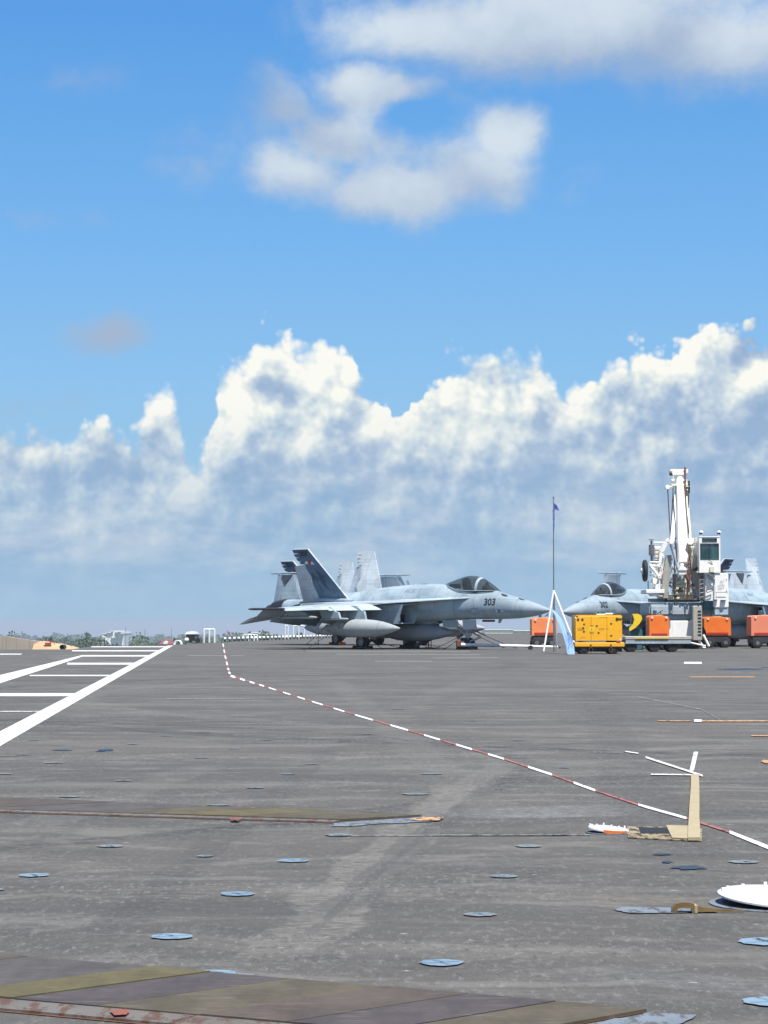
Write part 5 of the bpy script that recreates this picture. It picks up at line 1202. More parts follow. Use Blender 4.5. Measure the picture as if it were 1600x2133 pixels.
for px_ in (1460.5, 1497.5):
    b = MB(); cc(b, px_, 1118, px_, 1113, .03, -.2); cc(b, px_, 1113.5, px_, 1109.5, .075, -.2, n=14, mi=1); 
    b.lathe([(0, .095), (.03, .09), (.07, .06), (.09, .0)], Matrix.Translation((cx(px_), -.2, cz(1109.5))) @ Matrix.Rotation(R(-90), 4, 'Y'), 16); b.obj('beacon', [M['white'], M['cable']], cab, smooth=40)
b = MB(); cb(b, 1479, 1488, 1180, 1192, -.75, -.6, .01); b.obj('cab_lamp_box', M['crane_cream'], cab)
b = MB(); cc(b, 1476, 1167, 1486, 1172, .012, -.64, n=5); cc(b, 1481, 1170, 1484, 1178, .012, -.64, n=5); b.obj('wiper', M['cable'], cab)
# side platform with rails, ladder and locker
b = MB(); cb(b, 1452, 1487, 1190, 1193, -.5, 1.2, .01); b.obj('cab_deck', M['crane_cream'], cr)
b = MB()
for px_ in (1457, 1466): cc(b, px_, 1194, px_, 1250, .035, -.45)
for i in range(6): cc(b, 1457, 1200 + i * 9, 1466, 1198 + i * 9, .025, -.45)
cc(b, 1457, 1230, 1466, 1212, .025, -.42)
b.obj('ladder', M['steel'], cr)
for pp in (((1470, 1197), (1485, 1208), (1485, 1213), (1471, 1202)), ((1468, 1229), (1481, 1224), (1480, 1231), (1469, 1235))):
    b = MB(); pts = [Vector((cx(x_), -.55, cz(y_))) for x_, y_ in pp]; b.tube(pts + [pts[0]], .022, 6); b.obj('grab_rail', M['steel'], cr)
b = MB(); cb(b, 1469, 1487, 1195, 1252, -.4, 1.0, .02); cb(b, 1487.5, 1517.5, 1193.5, 1266, -.55, 1.4, .04); lk = b.obj('locker', M['crane'], cr)
b = MB(); cb(b, 1488.5, 1516.5, 1256, 1281, -.50, 1.0, .02); b.obj('locker_skirt', M['jet_light'], cr)
b = MB()
for i, (x0, x1, y_) in enumerate(((1500, 1508, 1210), (1499, 1506, 1213), (1500, 1507, 1216), (1496, 1509, 1219), (1494, 1508, 1222), (1496, 1508, 1225), (1495, 1504, 1228))):
    xx = x0
    while xx < x1: 
        l_ = rn.uniform(.6, 2.0); cb(b, xx, min(xx + l_, x1), y_, y_ + .9, -.556, -.551, 0); xx += l_ + .6
b.obj('stencil_print', M['steel'], lk)
b = MB(); cb(b, 1491, 1512, 1243, 1244.2, -.56, -.552, 0); cc(b, 1513, 1206, 1513, 1208, .02, -.56); cc(b, 1513, 1230, 1513, 1232, .02, -.56); b.obj('door_latch', M['steel'], lk)
b = MB(); cb(b, 1488.5, 1516.5, 1233, 1234, -.556, -.551, 0); cb(b, 1492, 1492.5, 1234, 1262, -.556, -.551, 0); b.obj('panel_joint', M['crane_grey'], lk)
b = MB(); cc(b, 1506, 1250, 1506, 1252, .13, -.60, n=14); cc(b, 1490, 1249, 1490, 1251, .09, -.60, n=14); b.obj('lamp_pair', M['cable'], lk)
b = MB(); cb(b, 1466, 1490, 1250, 1270, -.1, .3, .02); b.obj('step_box', M['teal'], cr)
# ------------------------------------------------------------------ flagpole on a tripod, tarpaulin
YF = 101.0; kf = YF / F
base = A(1154, 1345, YF); fpz = lambda py: H + (HOR - py) * kf; fx = lambda px: (px - 1154) * kf
fp_ = empty('flagpole', (base.x, YF, 0), 0, 'tall thin pole with a small blue flag between the two jet noses', 'flagpole')
b = MB(); b.cyl((0, 0, 0), (0, 0, fpz(1230)), .035, n=10); b.cyl((0, 0, fpz(1230)), (0, 0, fpz(1037)), .027, .018, n=10); b.cyl((0, 0, fpz(1037)), (0, 0, fpz(1034.5)), .035, n=10); b.obj('pole', M['steel'], fp_)
for ex, ey in ((fx(1131), -.5), (fx(1199), -1.0), (.2, 1.3)):
    b = MB(); b.cyl((0, 0, fpz(1230)), (ex * (1.0), ey, .02), .040, n=10); b.obj('tripod_leg', M['white'], fp_)
b = MB(); rows = []
for i in range(9):
    t = i / 8; rows.append([Vector((.02 + .20 * t, .05 * math.sin(t * 7), fpz(1048) - .05 * t - .20 * t * t)), Vector((.02 + .23 * t, .06 * math.sin(t * 7 + .7), fpz(1062) - .02 * t + .02 * math.sin(t * 6)))])
for r0, r1 in zip(rows[:-1], rows[1:]): b.add([r0[0], r0[1], r1[1], r1[0]], [(0, 1, 2, 3)])
b.obj('flag', M['flag'], fp_)
b = MB(); b.cyl((.01, -.03, fpz(1062)), (.01, -.03, fpz(1103)), .045, .03, n=8); b.obj('furled_flag', M['flag'], fp_)
# pale blue tarpaulin thrown over a leg and hanging to the deck
b = MB(); n_, m_ = 26, 10
pr = [(1143, 1266, 96.5), (1152, 1272, 96), (1160, 1283, 95), (1168, 1300, 94), (1175, 1320, 93.3), (1182, 1345, 92.8), (1185, 1362, 92.5)]
def pr_at(t):
    f = t * (len(pr) - 1); i = min(int(f), len(pr) - 2); f -= i; return [pr[i][j] * (1 - f) + pr[i + 1][j] * f for j in range(3)]
vs = []
for i in range(n_ + 1):
    t = i / n_; px_, py_, YY = pr_at(t); wd = 4 + 9 * min(1, t * 2.2) - 2 * t
    for j in range(m_ + 1):
        u = j / m_ - .35; p = A(px_ + u * wd, py_, YY); vs.append(p + Vector((0, .07 * math.sin(u * 14 + t * 5) * (0.3 + t) + .5 * u, 0)))
b.add(vs, [(i * (m_ + 1) + j, i * (m_ + 1) + j + 1, (i + 1) * (m_ + 1) + j + 1, (i + 1) * (m_ + 1) + j) for i in range(n_) for j in range(m_)])
tp = b.obj('tarpaulin', M['tarp'], smooth=True); tag(tp, 'pale blue tarpaulin hanging in a curve below the nose tip of jet 303', 'tarpaulin')
b = MB(); vs = []
pr = [(1186, 1318, 93.4), (1189, 1335, 93.1), (1191, 1350, 92.8), (1190.5, 1363, 92.4)]
for i in range(n_ + 1):
    t = i / n_; px_, py_, YY = pr_at(t); wd = 5 + 9 * t
    for j in range(m_ + 1):
        u = j / m_ - .5; p = A(px_ + u * wd, py_, YY); vs.append(p + Vector((0, .06 * math.sin(u * 12 + t * 4), 0)))
b.add(vs, [(i * (m_ + 1) + j, i * (m_ + 1) + j + 1, (i + 1) * (m_ + 1) + j + 1, (i + 1) * (m_ + 1) + j) for i in range(n_) for j in range(m_)])
tp = b.obj('tarpaulin', M['tarp'], smooth=True); tag(tp, 'pale blue tarpaulin heaped against the left side of the yellow cart', 'tarpaulin')
# ------------------------------------------------------------------ things lying on the near deck
def lid(px, py, r, label, tilt=0.0):
    c = G(px, py); r_ = empty('hatch_lid', (c.x, c.y, 0), 0, label, 'hatch lid', 'round white hatch lids standing open in the deck')
    Rt = Matrix.Rotation(tilt, 4, 'X') @ Matrix.Rotation(R(5.0) if r < .2 else R(3.0), 4, 'Y'); z = .016 + r * .05
    def tr(p): return Rt @ Vector(p) + Vector((0, 0, z))
    b = MB(); n = 40; prof = [(0.0, .010), (r * .8, .010), (r * .97, .007), (r, .002), (r, -.005), (r * .96, -.008), (0, -.008)]
    vs = [tr((rr * math.cos(t), rr * math.sin(t), h)) for rr, h in prof for t in [2 * math.pi * i / n for i in range(n)]]
    b.add(vs, [(k * n + i, k * n + (i + 1) % n, (k + 1) * n + (i + 1) % n, (k + 1) * n + i) for k in range(len(prof) - 1) for i in range(n)])
    dk = b.obj('disc', M['lid'], r_, smooth=40)
    for i in range(7):
        t = .5 + i * .42; b = MB(); p = tr((r * .92 * math.cos(t), r * .92 * math.sin(t), .022)); p.z -= .013; b.cyl(p - Vector((0, 0, .006)), p + Vector((0, 0, .005 if i % 3 else .012)), r * .022 + .002, n=8); b.obj('lug', M['white'], dk)
    b = MB(); n = 14; a0, a1 = -1.9, -.6
    o = []
    for i in range(n + 1):
        t = a0 + (a1 - a0) * i / n; o.append(tr((r * 1.004 * math.cos(t), r * 1.004 * math.sin(t), .006))); o.append(tr((r * 1.004 * math.cos(t), r * 1.004 * math.sin(t), -.012)))
    b.add(o, [(2 * i, 2 * i + 2, 2 * i + 3, 2 * i + 1) for i in range(n)]); b.obj('orange_rim', M['orange'], dk)
    b = MB(); b.cyl((0, 0, .002), (0, 0, .0075), r * .92, n=28); b.obj('pit', M['dark'], r_)
    b = MB(); b.cyl((0, 0, .0), (0, 0, .0060), r * 1.12, n=36); b.obj('rim_plate', M['patch'], r_)
    b = MB(); b.cyl(tr((r * .55, .1 * r, -.01)), (r * .55, .1 * r, 0), .008, n=6); b.cyl(tr((-r * .2, r * .5, -.01)), (-r * .2, r * .5, 0), .008, n=6); b.obj('stay', M['steel'], r_)
    return r_
lid(1268, 1735, .118, 'small round white hatch lid with orange rim beside the tan strap', R(2))
lid(1640, 1884, .295, 'large round white hatch lid with orange rim cut off by the right edge', R(2.5))
# recess with rusty bottom next to the small lid
M['patchbrown'] = worn('worn_fitting', (0.30, 0.25, 0.16), (0.055, 0.045, 0.035), wear=0.44)
fit = empty('deck_fitting', G(1380, 1741), 0, 'rusty recessed deck fitting between the small white lid and the strap', 'deck fitting')
def fxy(px, py): p = G(px, py); return p - fit.location
b = MB(); b.prism([fxy(1308, 1747) + Vector((0, 0, .002)), fxy(1462, 1755) + Vector((0, 0, .002)), fxy(1462, 1726) + Vector((0, 0, .002)), fxy(1306, 1724) + Vector((0, 0, .002))], (0, 0, .006)); b.obj('base_plate', M['patchbrown'], fit)
b = MB(); b.prism([fxy(1335, 1739) + Vector((0, 0, .008)), fxy(1405, 1740) + Vector((0, 0, .008)), fxy(1400, 1728) + Vector((0, 0, .008)), fxy(1330, 1727) + Vector((0, 0, .008))], (0, 0, .003)); b.obj('recess', M['dark'], fit)
b = MB(); b.prism([fxy(1400, 1750) + Vector((0, 0, .011)), fxy(1436, 1752) + Vector((0, 0, .011)), fxy(1434, 1725) + Vector((0, 0, .011)), fxy(1388, 1724) + Vector((0, 0, .011))], (0, 0, .004)); b.obj('tan_plate', M['tan'], fit)
# tan strap lying flat
cs = [(1446, 1754, 26), (1446, 1735, 25), (1446, 1710, 22), (1447, 1680, 20.5), (1448, 1650, 18), (1448, 1619, 16)]
b = MB(); L_ = [G(x_ - w_ / 2, y_) for x_, y_, w_ in cs]; R_ = [G(x_ + w_ / 2, y_) for x_, y_, w_ in cs]
n_ = len(cs); up = [p + Vector((0, 0, .026)) for p in L_] + [p + Vector((0, 0, .026)) for p in R_]; dn = [p + Vector((0, 0, .009)) for p in L_] + [p + Vector((0, 0, .009)) for p in R_]
b.loft([[up[i], up[n_ + i], dn[n_ + i], dn[i]] for i in range(n_)]); st_ = b.obj('webbing_strap', M['tan']); tag(st_, 'wide tan webbing strap lying straight across the deck near the right edge', 'strap')
# bronze shackle and handle by the large lid
sh = empty('shackle', G(1425, 1902), 0, 'worn bronze shackle and lever lying left of the large white lid', 'shackle')
o_ = sh.location
b = MB(); pts = [G(1405, 1902) - o_ + Vector((0, 0, .01))]
pts = [Vector((-.040, 0, .0)), Vector((-.040, 0, .018)), Vector((-.030, 0, .030)), Vector((-.010, 0, .034)), Vector((.018, 0, .034)), Vector((.034, 0, .030)), Vector((.042, 0, .018)), Vector((.042, 0, .0))]
rg = []
for i, p in enumerate(pts):
    q_ = pts[min(i + 1, len(pts) - 1)] - pts[max(i - 1, 0)]; q_.normalize(); nn = Vector((-q_.z, 0, q_.x)) * .011; rg.append([p - nn + Vector((0, -.02, 0)), p + nn + Vector((0, -.02, 0)), p + nn + Vector((0, .02, 0)), p - nn + Vector((0, .02, 0))])
b.loft(rg); b.obj('bow', M['bronze'], sh, smooth=30)
b = MB(); b.loft([[Vector((x_, -w_, .006)), Vector((x_, w_, .006)), Vector((x_, w_, h_)), Vector((x_, -w_, h_))] for x_, w_, h_ in ((.03, .02, .032), (.05, .022, .034), (.07, .012, .026), (.16, .008, .016), (.25, .006, .010))]); b.obj('lever', M['bronze'], sh, smooth=30)
b = MB(); b.box((.046, -.001, .018), (.014, .05, .036), bev=.003); b.obj('collar', M['tan'], sh)
near_quad([(1277, 1896), (1300, 1891.5), (1410, 1893), (1490, 1894), (1495, 1902), (1400, 1904), (1310, 1904.5)], 'patch', 0.005)
# ------------------------------------------------------------------ deck edge things
ea, eb = G(469, 1337), G(840, 1323.8)
NR = 60
proto = None
for i in range(NR):
    p = ea.lerp(eb, i / (NR - 1))
    if proto is None:
        proto = empty('edge_canister', p, 0, 'white canister in the long row along the far deck edge', 'canister', 'white canisters along the deck edge')
        b = MB(); b.lathe([(-.085, .0), (-.08, .08), (-.06, .10), (.06, .10), (.08, .08), (.085, 0)], Matrix.Translation((0, 0, .21)), 14); b.obj('shell', M['white'], proto, smooth=40)
        b = MB(); b.box((0, 0, .07), (.10, .2, .14)); b.obj('cradle', M['tyre'], proto)
    else:
        c = copy_tree(proto); c.location = p
def frame_posts(px0, px1, py_top, py_bot, Y, n, label, bar=True):
    a = A(px0, py_bot, Y); b_ = A(px1, py_bot, Y); zt = A(px0, py_top, Y).z
    r = empty('goal_frame', ((a.x + b_.x) / 2, Y, 0), 0, label, 'post frame', 'white post frames on the deck edge'); w = b_.x - a.x; r.location.z = min(0, a.z)
    zt -= r.location.z
    for i in range(n):
        x_ = -w / 2 + w * i / (n - 1); b = MB(); b.cyl((x_, 0, 0), (x_, 0, zt), .06, n=8); b.obj('post', M['white'], r)
    if bar: b = MB(); b.cyl((-w / 2, 0, zt), (w / 2, 0, zt), .05, n=8); b.obj('crossbar', M['white'], r)
frame_posts(425, 447, 1311, 1339, 150, 3, 'three white posts with crossbar, left of the dashed line at the deck end')
frame_posts(517, 536, 1322, 1336, 182, 4, 'short white posts below the tail of jet 303')
frame_posts(594, 600, 1303, 1330, 205, 2, 'pair of tall white posts behind the tail of jet 303')
frame_posts(611, 634, 1304, 1329, 212, 3, 'three white posts right of the tall pair behind jet 303')
# covered tow vehicle at the deck end
Yv = 150; p = A(402, 1341, Yv); tv = empty('covered_vehicle', (p.x, Yv, 0), 0, 'covered dark deck vehicle with pale canvas top at the far deck end', 'vehicle')
kv = Yv / F; vx = lambda px: (px - 402) * kv; vz = lambda py: (1340 - py) * kv
b = MB(); b.loft([[Vector((vx(x_), y_, vz(zt_))) for y_, zt_ in ((-.7, 1322), (-.5, zz_), (.5, zz_), (.7, 1322))] for x_, zz_ in ((387, 1321), (391, 1317), (400, 1315.5), (410, 1317), (415, 1321))]); b.obj('canvas_top', M['jet_light'], tv)
b = MB(); b.box((vx(401), 0, vz(1329)), (.75, 1.3, vz(1322) - vz(1336)), bev=.05); b.box((vx(416), 0, vz(1334)), (.45, 1.1, .2)); b.obj('body', M['steel'], tv)
b = MB(); b.box((vx(400), -.66, vz(1328)), (.5, .03, .25)); b.obj('window', M['dark'], tv)
b = MB(); b.lathe([(-.16, 0), (-.12, .12), (0, .17), (.12, .12), (.16, 0)], Matrix.Translation((vx(391), -.7, .17)), 12); b.obj('float', M['crane_cream'], tv, smooth=True)
for x_ in (398, 414):
    b = MB(); b.cyl((vx(x_), -.6, .16), (vx(x_), -.75, .16), .16, n=14); b.obj('wheel', M['tyre'], tv)
# ------------------------------------------------------------------ water and land beyond the ship
TRIM = 0.0041      # the ship is trimmed a little: in deck coordinates the land falls away
GZ = lambda Y: -18.0 - TRIM * Y
def waterf(q, b):
    g = q.n.new('ShaderNodeNewGeometry').outputs['Position']
    b.inputs['Base Color'].default_value = (0.03, 0.06, 0.07, 1); b.inputs['Roughness'].default_value = 0.15
    bump(q, b, q.noise(g, .4, 5, .6), .6, .3)
M['water'] = mat('harbour_water', waterf)
M['land'] = paint('land_ground', (0.075, 0.10, 0.055), (0.12, 0.12, 0.075), scale=.01, rough=.9)
b = MB(); b.add([(-20000, -1000, GZ(-1000) - 1), (20000, -1000, GZ(-1000) - 1), (20000, 20000, GZ(20000) - 1), (-20000, 20000, GZ(20000) - 1)], [(0, 1, 2, 3)]); o = b.obj('harbour_water', M['water']); o['kind'] = 'structure'
b = MB(); b.prism([(-6000, 520, GZ(520) - 2), (6000, 700, GZ(700) - 2), (19000, 19000, GZ(19000) - 2), (-19000, 19000, GZ(19000) - 2)], (0, 0, 2.1)); o = b.obj('far_shore', M['land']); o['kind'] = 'structure'
def leaff(c1, c2):
    def f(q, b):
        co = coords(q); n = q.noise(co, .35, 4, .6); i = q.n.new('ShaderNodeObjectInfo')
        q.l.new(q.mix(q.ss(n, .35, .65), c1, c2), b.inputs['Base Color']); b.inputs['Roughness'].default_value = .8
    return f
M['leaf'] = mat('foliage', leaff((0.045, 0.085, 0.04), (0.10, 0.14, 0.06)))
def wood(name, n, xr, yr, hr, seed, zb=-18.0, lab=None, leaf=110, ls=.9):
    rn = random.Random(seed); b = MB()
    for i in range(n):
        x_, y_ = rn.uniform(*xr), rn.uniform(*yr); h = rn.uniform(*hr) * (0.85 + .3 * math.sin(x_ * .012 + seed) * math.sin(x_ * .031)); w_ = h * rn.uniform(.35, .6)
        z_ = GZ(y_) + h * .55
        for k2 in range(leaf):
            t = Vector((rn.gauss(0, 1), rn.gauss(0, 1), rn.gauss(0, 1))).normalized() * rn.uniform(.55, 1.0) ** .5
            lump = 1 + .25 * math.sin(t.x * 5 + i) * math.cos(t.z * 4 + i * 2)
            c = Vector((x_ + t.x * w_ * lump, y_ + t.y * w_ * lump, z_ + t.z * h * .45 * lump))
            d1 = Vector((rn.gauss(0, 1), rn.gauss(0, 1), rn.gauss(0, 1))).normalized() * ls * rn.uniform(.6, 1.3); d2 = d1.cross(Vector((rn.gauss(0, 1), rn.gauss(0, 1), rn.gauss(0, 1)))).normalized() * ls * rn.uniform(.6, 1.3)
            b.add([c - d1, c - d2 * .7, c + d1, c + d2], [(0, 1, 2, 3)])
    me = bpy.data.meshes.new(name); me.from_pydata(b.v, [], b.f); me.materials.append(M['leaf']); o = link(name, me); o['kind'] = 'stuff'
    if lab: o['label'] = lab
    return o
wood('far_wood', 260, (-640, 560), (1850, 2350), (15, 19), 3, lab='distant hazy wood along the horizon', leaf=90, ls=1.9)
wood('near_wood', 260, (-215, -25), (900, 1300), (13.5, 18), 5, lab='green wood on the shore beyond the deck end', leaf=120, ls=.9)
wood('shore_scrub', 130, (-60, 300), (950, 1400), (12, 17), 8, lab='low green wood beyond the parked jets', leaf=90, ls=.9)
# individual trees that stand above the wood
M['bark'] = paint('bark', (0.09, 0.07, 0.05), rough=.9)
def tree(px, py_top, Y, label, seed, wf=.4, lean=0):
    rn = random.Random(seed); t_ = A(px, py_top, Y); h = t_.z - GZ(Y); r = empty('tree', (t_.x, Y, GZ(Y)), 0, label, 'tree', 'trees on the far shore')
    b = MB(); b.cyl((0, 0, 0), (.2, 0, h * .5), .35, .22, n=8); b.cyl((.2, 0, h * .5), (0, 0, h * .9), .22, .08, n=6)
    for k2 in range(5): a_ = rn.uniform(0, 6.3); b.cyl((.1, 0, h * (.35 + .08 * k2)), (math.cos(a_) * h * .2, math.sin(a_) * h * .2, h * (.55 + .08 * k2)), .12, .04, n=5)
    b.obj('trunk', M['bark'], r); b = MB()
    for k2 in range(420):
        t = Vector((rn.gauss(0, 1), rn.gauss(0, 1), rn.gauss(0, 1))).normalized() * rn.uniform(.4, 1.0) ** .5; lump = 1 + .3 * math.sin(t.x * 6 + seed) * math.cos(t.z * 5 + seed * 2)
        c = Vector((t.x * h * wf * lump, t.y * h * wf * lump, h * .64 + t.z * h * .36 * lump)); ls = .55
        d1 = Vector((rn.gauss(0, 1), rn.gauss(0, 1), rn.gauss(0, 1))).normalized() * ls; d2 = d1.cross(Vector((rn.gauss(0, 1), rn.gauss(0, 1), rn.gauss(0, 1)))).normalized() * ls
        b.add([c - d1, c - d2, c + d1, c + d2], [(0, 1, 2, 3)])
    b.obj('crown', M['leaf'], r)
tree(20, 1322, 1000, 'tree at the left edge of the far shore, above the tan wall', 1); tree(103, 1323.5, 1000, 'tree on the far shore above the sand mound', 2, .3)
tree(177, 1319.5, 1050, 'slim taller tree left of the white plant on the shore', 3, .22); tree(196, 1322, 1050, 'broad tree just left of the white plant on the shore', 4, .45)
tree(290, 1321, 1100, 'taller tree right of the white plant on the shore', 5, .3); tree(560, 1318.5, 1000, 'broad tree left of the cream buildings below the tail of jet 303', 6, .6)
tree(543, 1320, 1000, 'bushy tree under the stabiliser of jet 303', 7, .5)
# white plant, cream buildings, red roofed house, mast
def bldg(name, label, px0, px1, py_top, Y, m_, steps, cat='building', group=None, roof=None, depth=25):
    a = A(px0, py_top, Y); b_ = A(px1, py_top, Y); w = b_.x - a.x; r = empty(name, ((a.x + b_.x) / 2, Y, GZ(Y)), 0, label, cat, group); kk = Y / F
    for x0, x1, yt in steps:
        hh = A(0, yt, Y).z - GZ(Y); b = MB(); b.box(((x0 + x1) / 2 * w - w / 2, depth / 2, hh / 2), ((x1 - x0) * w, depth * random.uniform(.8, 1), hh)); wl = b.obj('wall', M[m_], r)
        nw = max(1, int((x1 - x0) * w / 6))
        for i in range(nw):
            b = MB(); b.box(((x0 + (i + .5) * (x1 - x0) / nw) * w - w / 2, -.3 + 0, hh - 2.2), (1.1, .3, .5)); b.obj('window', M['chassis'], wl)
        b = MB(); b.box(((x0 + x1) / 2 * w - w / 2, depth / 2, hh + .15), ((x1 - x0) * w + .4, depth * 1.0, .3)); b.obj('roof', M['white'] if roof is None else M[roof], wl)
    return r
bldg('white_plant', 'white stepped industrial plant on the far shore', 212, 256, 1312, 1500, 'white', [(0, .2, 1321), (.2, .42, 1318), (.42, .55, 1315), (.55, .72, 1317.5), (.72, .9, 1316), (.9, 1.0, 1320)], depth=60)
cn_ = empty('shore_crane', A(236, 1326, 1480), 0, 'thin white jib crane over the white plant', 'crane'); b = MB(); b.cyl((0, 0, 0), (1.0, 0, 3.2), .35); b.cyl((0, 0, 0), (0, 0, 3), .3); b.obj('jib', M['white'], cn_); b = MB(); b.box((0, 0, -.3), (2, 2, 1)); b.obj('base', M['white'], cn_)
bldg('cream_building', 'cream low buildings seen under the stabiliser of jet 303', 505, 566, 1318, 1300, 'crane_cream', [(0, .3, 1323), (.3, .55, 1318.5), (.55, .8, 1320), (.8, 1.0, 1322.5)], depth=40)
bldg('tan_hangar', 'long pale building at far right of the shore beyond jet 303', 1010, 1110, 1309, 1800, 'crane_cream', [(0, .6, 1312), (.6, 1.0, 1314)], depth=60)
hs_ = empty('red_roof_house', (A(345, 1340, 420).x, 420, -18), 0, 'house with dark red roof and white gable beyond the deck end', 'house')
zt = A(345, 1333.5, 420).z + 18; zb_ = A(345, 1343, 420).z + 18; w_ = 26 * 420 / F
b = MB(); b.box((0, 4, zb_ / 2), (w_, 8, zb_)); wl = b.obj('wall', M['crane_cream'], hs_)
b = MB(); b.prism([(-w_ / 2 - .2, -.3, zb_), (w_ / 2 + .2, -.3, zb_), (w_ / 2 - .1, 4, zt), (-w_ / 2 + .5, 4, zt)], (0, 0, .12)); b.prism([(-w_ / 2 - .2, 8.3, zb_), (-w_ / 2 + .5, 4, zt), (w_ / 2 - .1, 4, zt), (w_ / 2 + .2, 8.3, zb_)], (0, 0, .12)); M['roofred'] = paint('red_roof', (0.20, 0.07, 0.07), rough=.8); b.obj('roof', M['roofred'], hs_)
b = MB(); b.prism([(-.35, -.35, zb_ + .1), (.35, -.35, zb_ + .1), (.35, -.35, zb_ + .45), (0, -.35, zb_ + .7), (-.35, -.35, zb_ + .45)], (0, 2, 0)); b.obj('gable', M['white'], hs_)
g_ = empty('white_shelter', (A(369, 1344, 300).x, 300, -18), 0, 'small white arched shelter right of the red roofed house', 'shelter')
zt = A(369, 1334, 300).z + 18; b = MB()
for i in range(4):
    for sg in (0,):
        pts = [Vector((.45 * math.cos(t), i * .8, zt - .45 + .45 * math.sin(t))) for t in [j * math.pi / 8 for j in range(9)]]; b.tube([Vector((.45, i * .8, 0))] + pts + [Vector((-.45, i * .8, 0))], .05, 6)
b.obj('arch', M['white'], g_)
b = MB(); b.box((.0, 1.2, zt - .95), (.8, 2.4, .1)); b.obj('shelf', M['white'], g_)
ms = empty('lattice_mast', (A(478, 1330, 1400).x, 1400, GZ(1400)), 0, 'red and white mast on the shore left of the tail of jet 303', 'mast')
hh = A(478, 1317, 1400).z - GZ(1400); b = MB(); b.cyl((0, 0, 0), (0, 0, hh * .7), .6, .5, n=6); b.obj('lower_section', M['white'], ms); b = MB(); b.cyl((0, 0, hh * .7), (0, 0, hh), .5, .4, n=6); b.obj('upper_section', M['red'], ms)
for px_, pt, Y_, l_ in ((302, 1311, 900, 'thin grey mast on the shore right of the white plant'), (357, 1309, 1300, 'faint thin mast above the covered vehicle gap'), (262, 1306, 1200, 'thin mast just right of the white plant')):
    m0 = empty('radio_mast', (A(px_, 1330, Y_).x, Y_, GZ(Y_)), 0, l_, 'mast', 'thin masts on the shore'); hh = A(px_, pt, Y_).z - GZ(Y_); b = MB(); b.cyl((0, 0, 0), (0, 0, hh), .14, .10, n=6); b.obj('pole', M['steel'], m0); b = MB(); b.cyl((-1, 0, hh * .8), (1, 0, hh * .8), .07); b.obj('cross_arm', M['steel'], m0)
# tan wall and sand mound on the quay at the left
Yw = 230; kw = Yw / F
M['tanwall'] = paint('tan_concrete', (0.36, 0.31, 0.24), (0.30, 0.26, 0.20), scale=.5, rough=.85)
M['sand'] = paint('orange_sand', (0.50, 0.33, 0.19), (0.40, 0.26, 0.15), scale=.8, rough=.95, bmp=.5)
wl = empty('tan_wall', (A(0, 1330, Yw).x, Yw, -18), 0, 'long tan concrete wall sloping down to the right on the quay', 'wall'); wz = lambda py: (H + (HOR - py) * kw) + 18; wx = lambda px: px * kw
secs = [(-300, 1319), (-180, 1321), (-60, 1323.5), (6, 1325), (13, 1325.6), (35, 1329.5), (62, 1333), (90, 1337)]
for (x0, y0), (x1, y1) in zip(secs[:-1], secs[1:]):
    b = MB(); b.prism([(wx(x0) + .01, 0, 0), (wx(x1) - .01, 0, 0), (wx(x1) - .01, 0, wz(y1)), (wx(x0) + .01, 0, wz(y0))], (0, 1.2, 0)); b.obj('wall_panel', M['tanwall'], wl)
rn = random.Random(9); b = MB(); nx, ny = 46, 10
def mz(px, v):
    pr_ = [(70, 1342), (86, 1335.5), (95, 1336), (110, 1338), (130, 1341), (150, 1345.5), (175, 1352), (200, 1358)]
    for (a0, b0), (a1, b1) in zip(pr_[:-1], pr_[1:]):
        if a0 <= px <= a1: return wz(b0 + (b1 - b0) * (px - a0) / (a1 - a0))
    return 0
vs = []
for i in range(nx + 1):
    px_ = 72 + 126 * i / nx
    for j in range(ny + 1):
        v = j / ny; vs.append((wx(px_) + rn.uniform(-.02, .02), -2.2 + 4 * v, 14 + (mz(px_, v) - 14) * math.sin(math.pi * min(max(v, .02), .98)) ** .35 + rn.uniform(-.04, .04)))
b.add(vs, [(i * (ny + 1) + j, i * (ny + 1) + j + 1, (i + 1) * (ny + 1) + j + 1, (i + 1) * (ny + 1) + j) for i in range(nx) for j in range(ny)])
o = b.obj('sand_mound', M['sand'], smooth=True); o.location = wl.location; tag(o, 'orange sand mound at the right end of the tan wall', 'mound')
mm = empty('small_excavator', (A(100, 1343, 222).x, 222, 0), 0, 'small red machine standing on the orange sand mound', 'excavator'); mm.location.z = A(100, 1347, 222).z
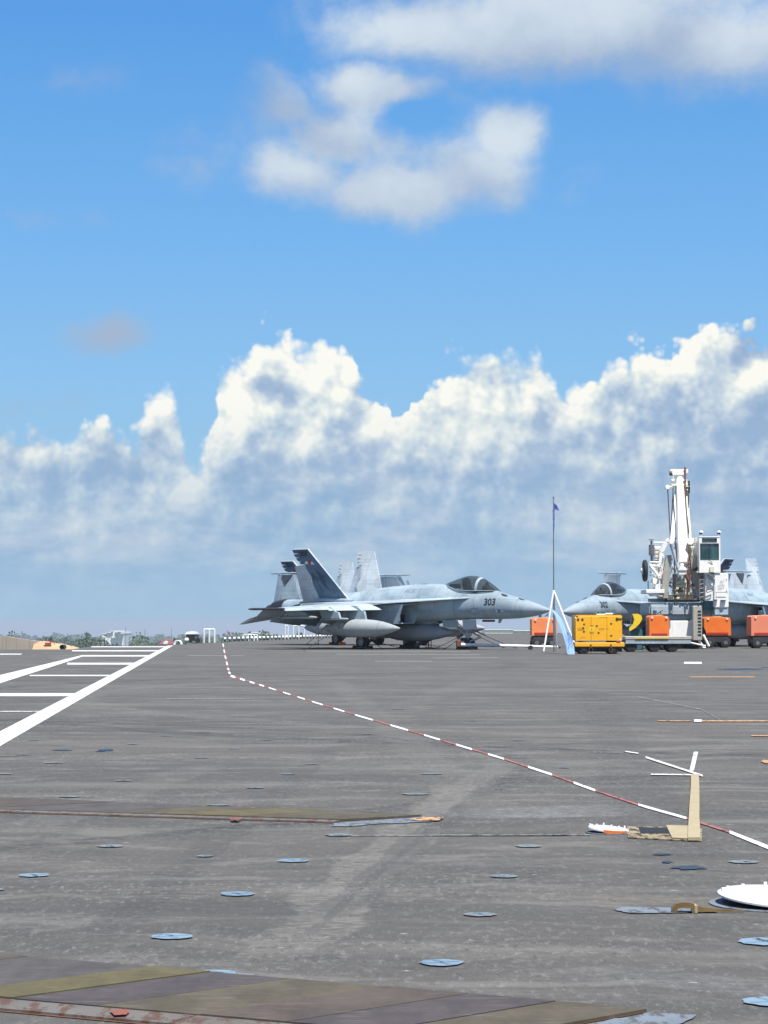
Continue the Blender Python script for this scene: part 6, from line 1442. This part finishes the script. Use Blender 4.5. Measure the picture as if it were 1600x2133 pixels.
b = MB(); b.box((0, 0, .28), (.55, .4, .22), bev=.03); b.obj('body', M['red'], mm); b = MB(); b.box((-.05, 0, .08), (.7, .5, .14), bev=.04); b.obj('tracks', M['tyre'], mm); b = MB(); b.cyl((.2, 0, .35), (.45, 0, .55), .04); b.cyl((.45, 0, .55), (.65, 0, .2), .035); b.obj('arm', M['red'], mm)
dt = empty('dark_culvert', (A(129, 1345, 224).x, 224, A(129, 1348, 224).z), 0, 'dark round opening in the sand mound', 'culvert'); b = MB(); b.lathe([(-1.5, .24), (0, .24), (0, .19), (-1.5, .19)], Matrix.Rotation(R(-90), 4, 'Z'), 20); b.obj('pipe', M['cable'], dt); b = MB(); b.cyl((0, .3, 0), (0, .32, 0), .2, n=18); b.obj('mouth', M['dark'], dt)

# far ridges of wood right to the horizon
wood('horizon_wood', 420, (-1150, 1100), (3600, 5200), (14, 19), 12, lab='faint far wood on the horizon', leaf=60, ls=3.4)
# ------------------------------------------------------------------ the humid air
def hazef():
    m = bpy.data.materials.new('humid_air'); m.use_nodes = True; n = m.node_tree.nodes; n.clear()
    o = n.new('ShaderNodeOutputMaterial'); v = n.new('ShaderNodeVolumePrincipled'); m.node_tree.links.new(v.outputs[0], o.inputs['Volume'])
    v.inputs['Color'].default_value = (0.80, 0.88, 0.96, 1); v.inputs['Density'].default_value = 0.00016; v.inputs['Anisotropy'].default_value = 0.2
    return m
b = MB(); b.box((0, 9500, -45.0), (42000, 22000, 119)); hz_ = b.obj('haze', hazef()); hz_['kind'] = 'stuff'

for o in bpy.data.objects:
    if o.type == 'MESH' and o.name.split('.')[0] in ('stencil_print', 'winch_drum', 'winch_gear', 'decal_marks', 'door_latch', 'tail_light_strip', 'hoist_rope', 'cross_arm', 'hydraulic_hose', 'exhaust_bracket', 'canopy_sill', 'rusty_hose', 'leg_pin', 'foot_strut', 'head_cheek', 'tripod_leg', 'grab_rail', 'ladder', 'truss') and not o.get('kind'):
        if o.name.split('.')[0] in ('stencil_print', 'winch_drum', 'winch_gear', 'decal_marks', 'door_latch', 'hoist_rope', 'tail_light_strip'): o['kind'] = 'stuff'
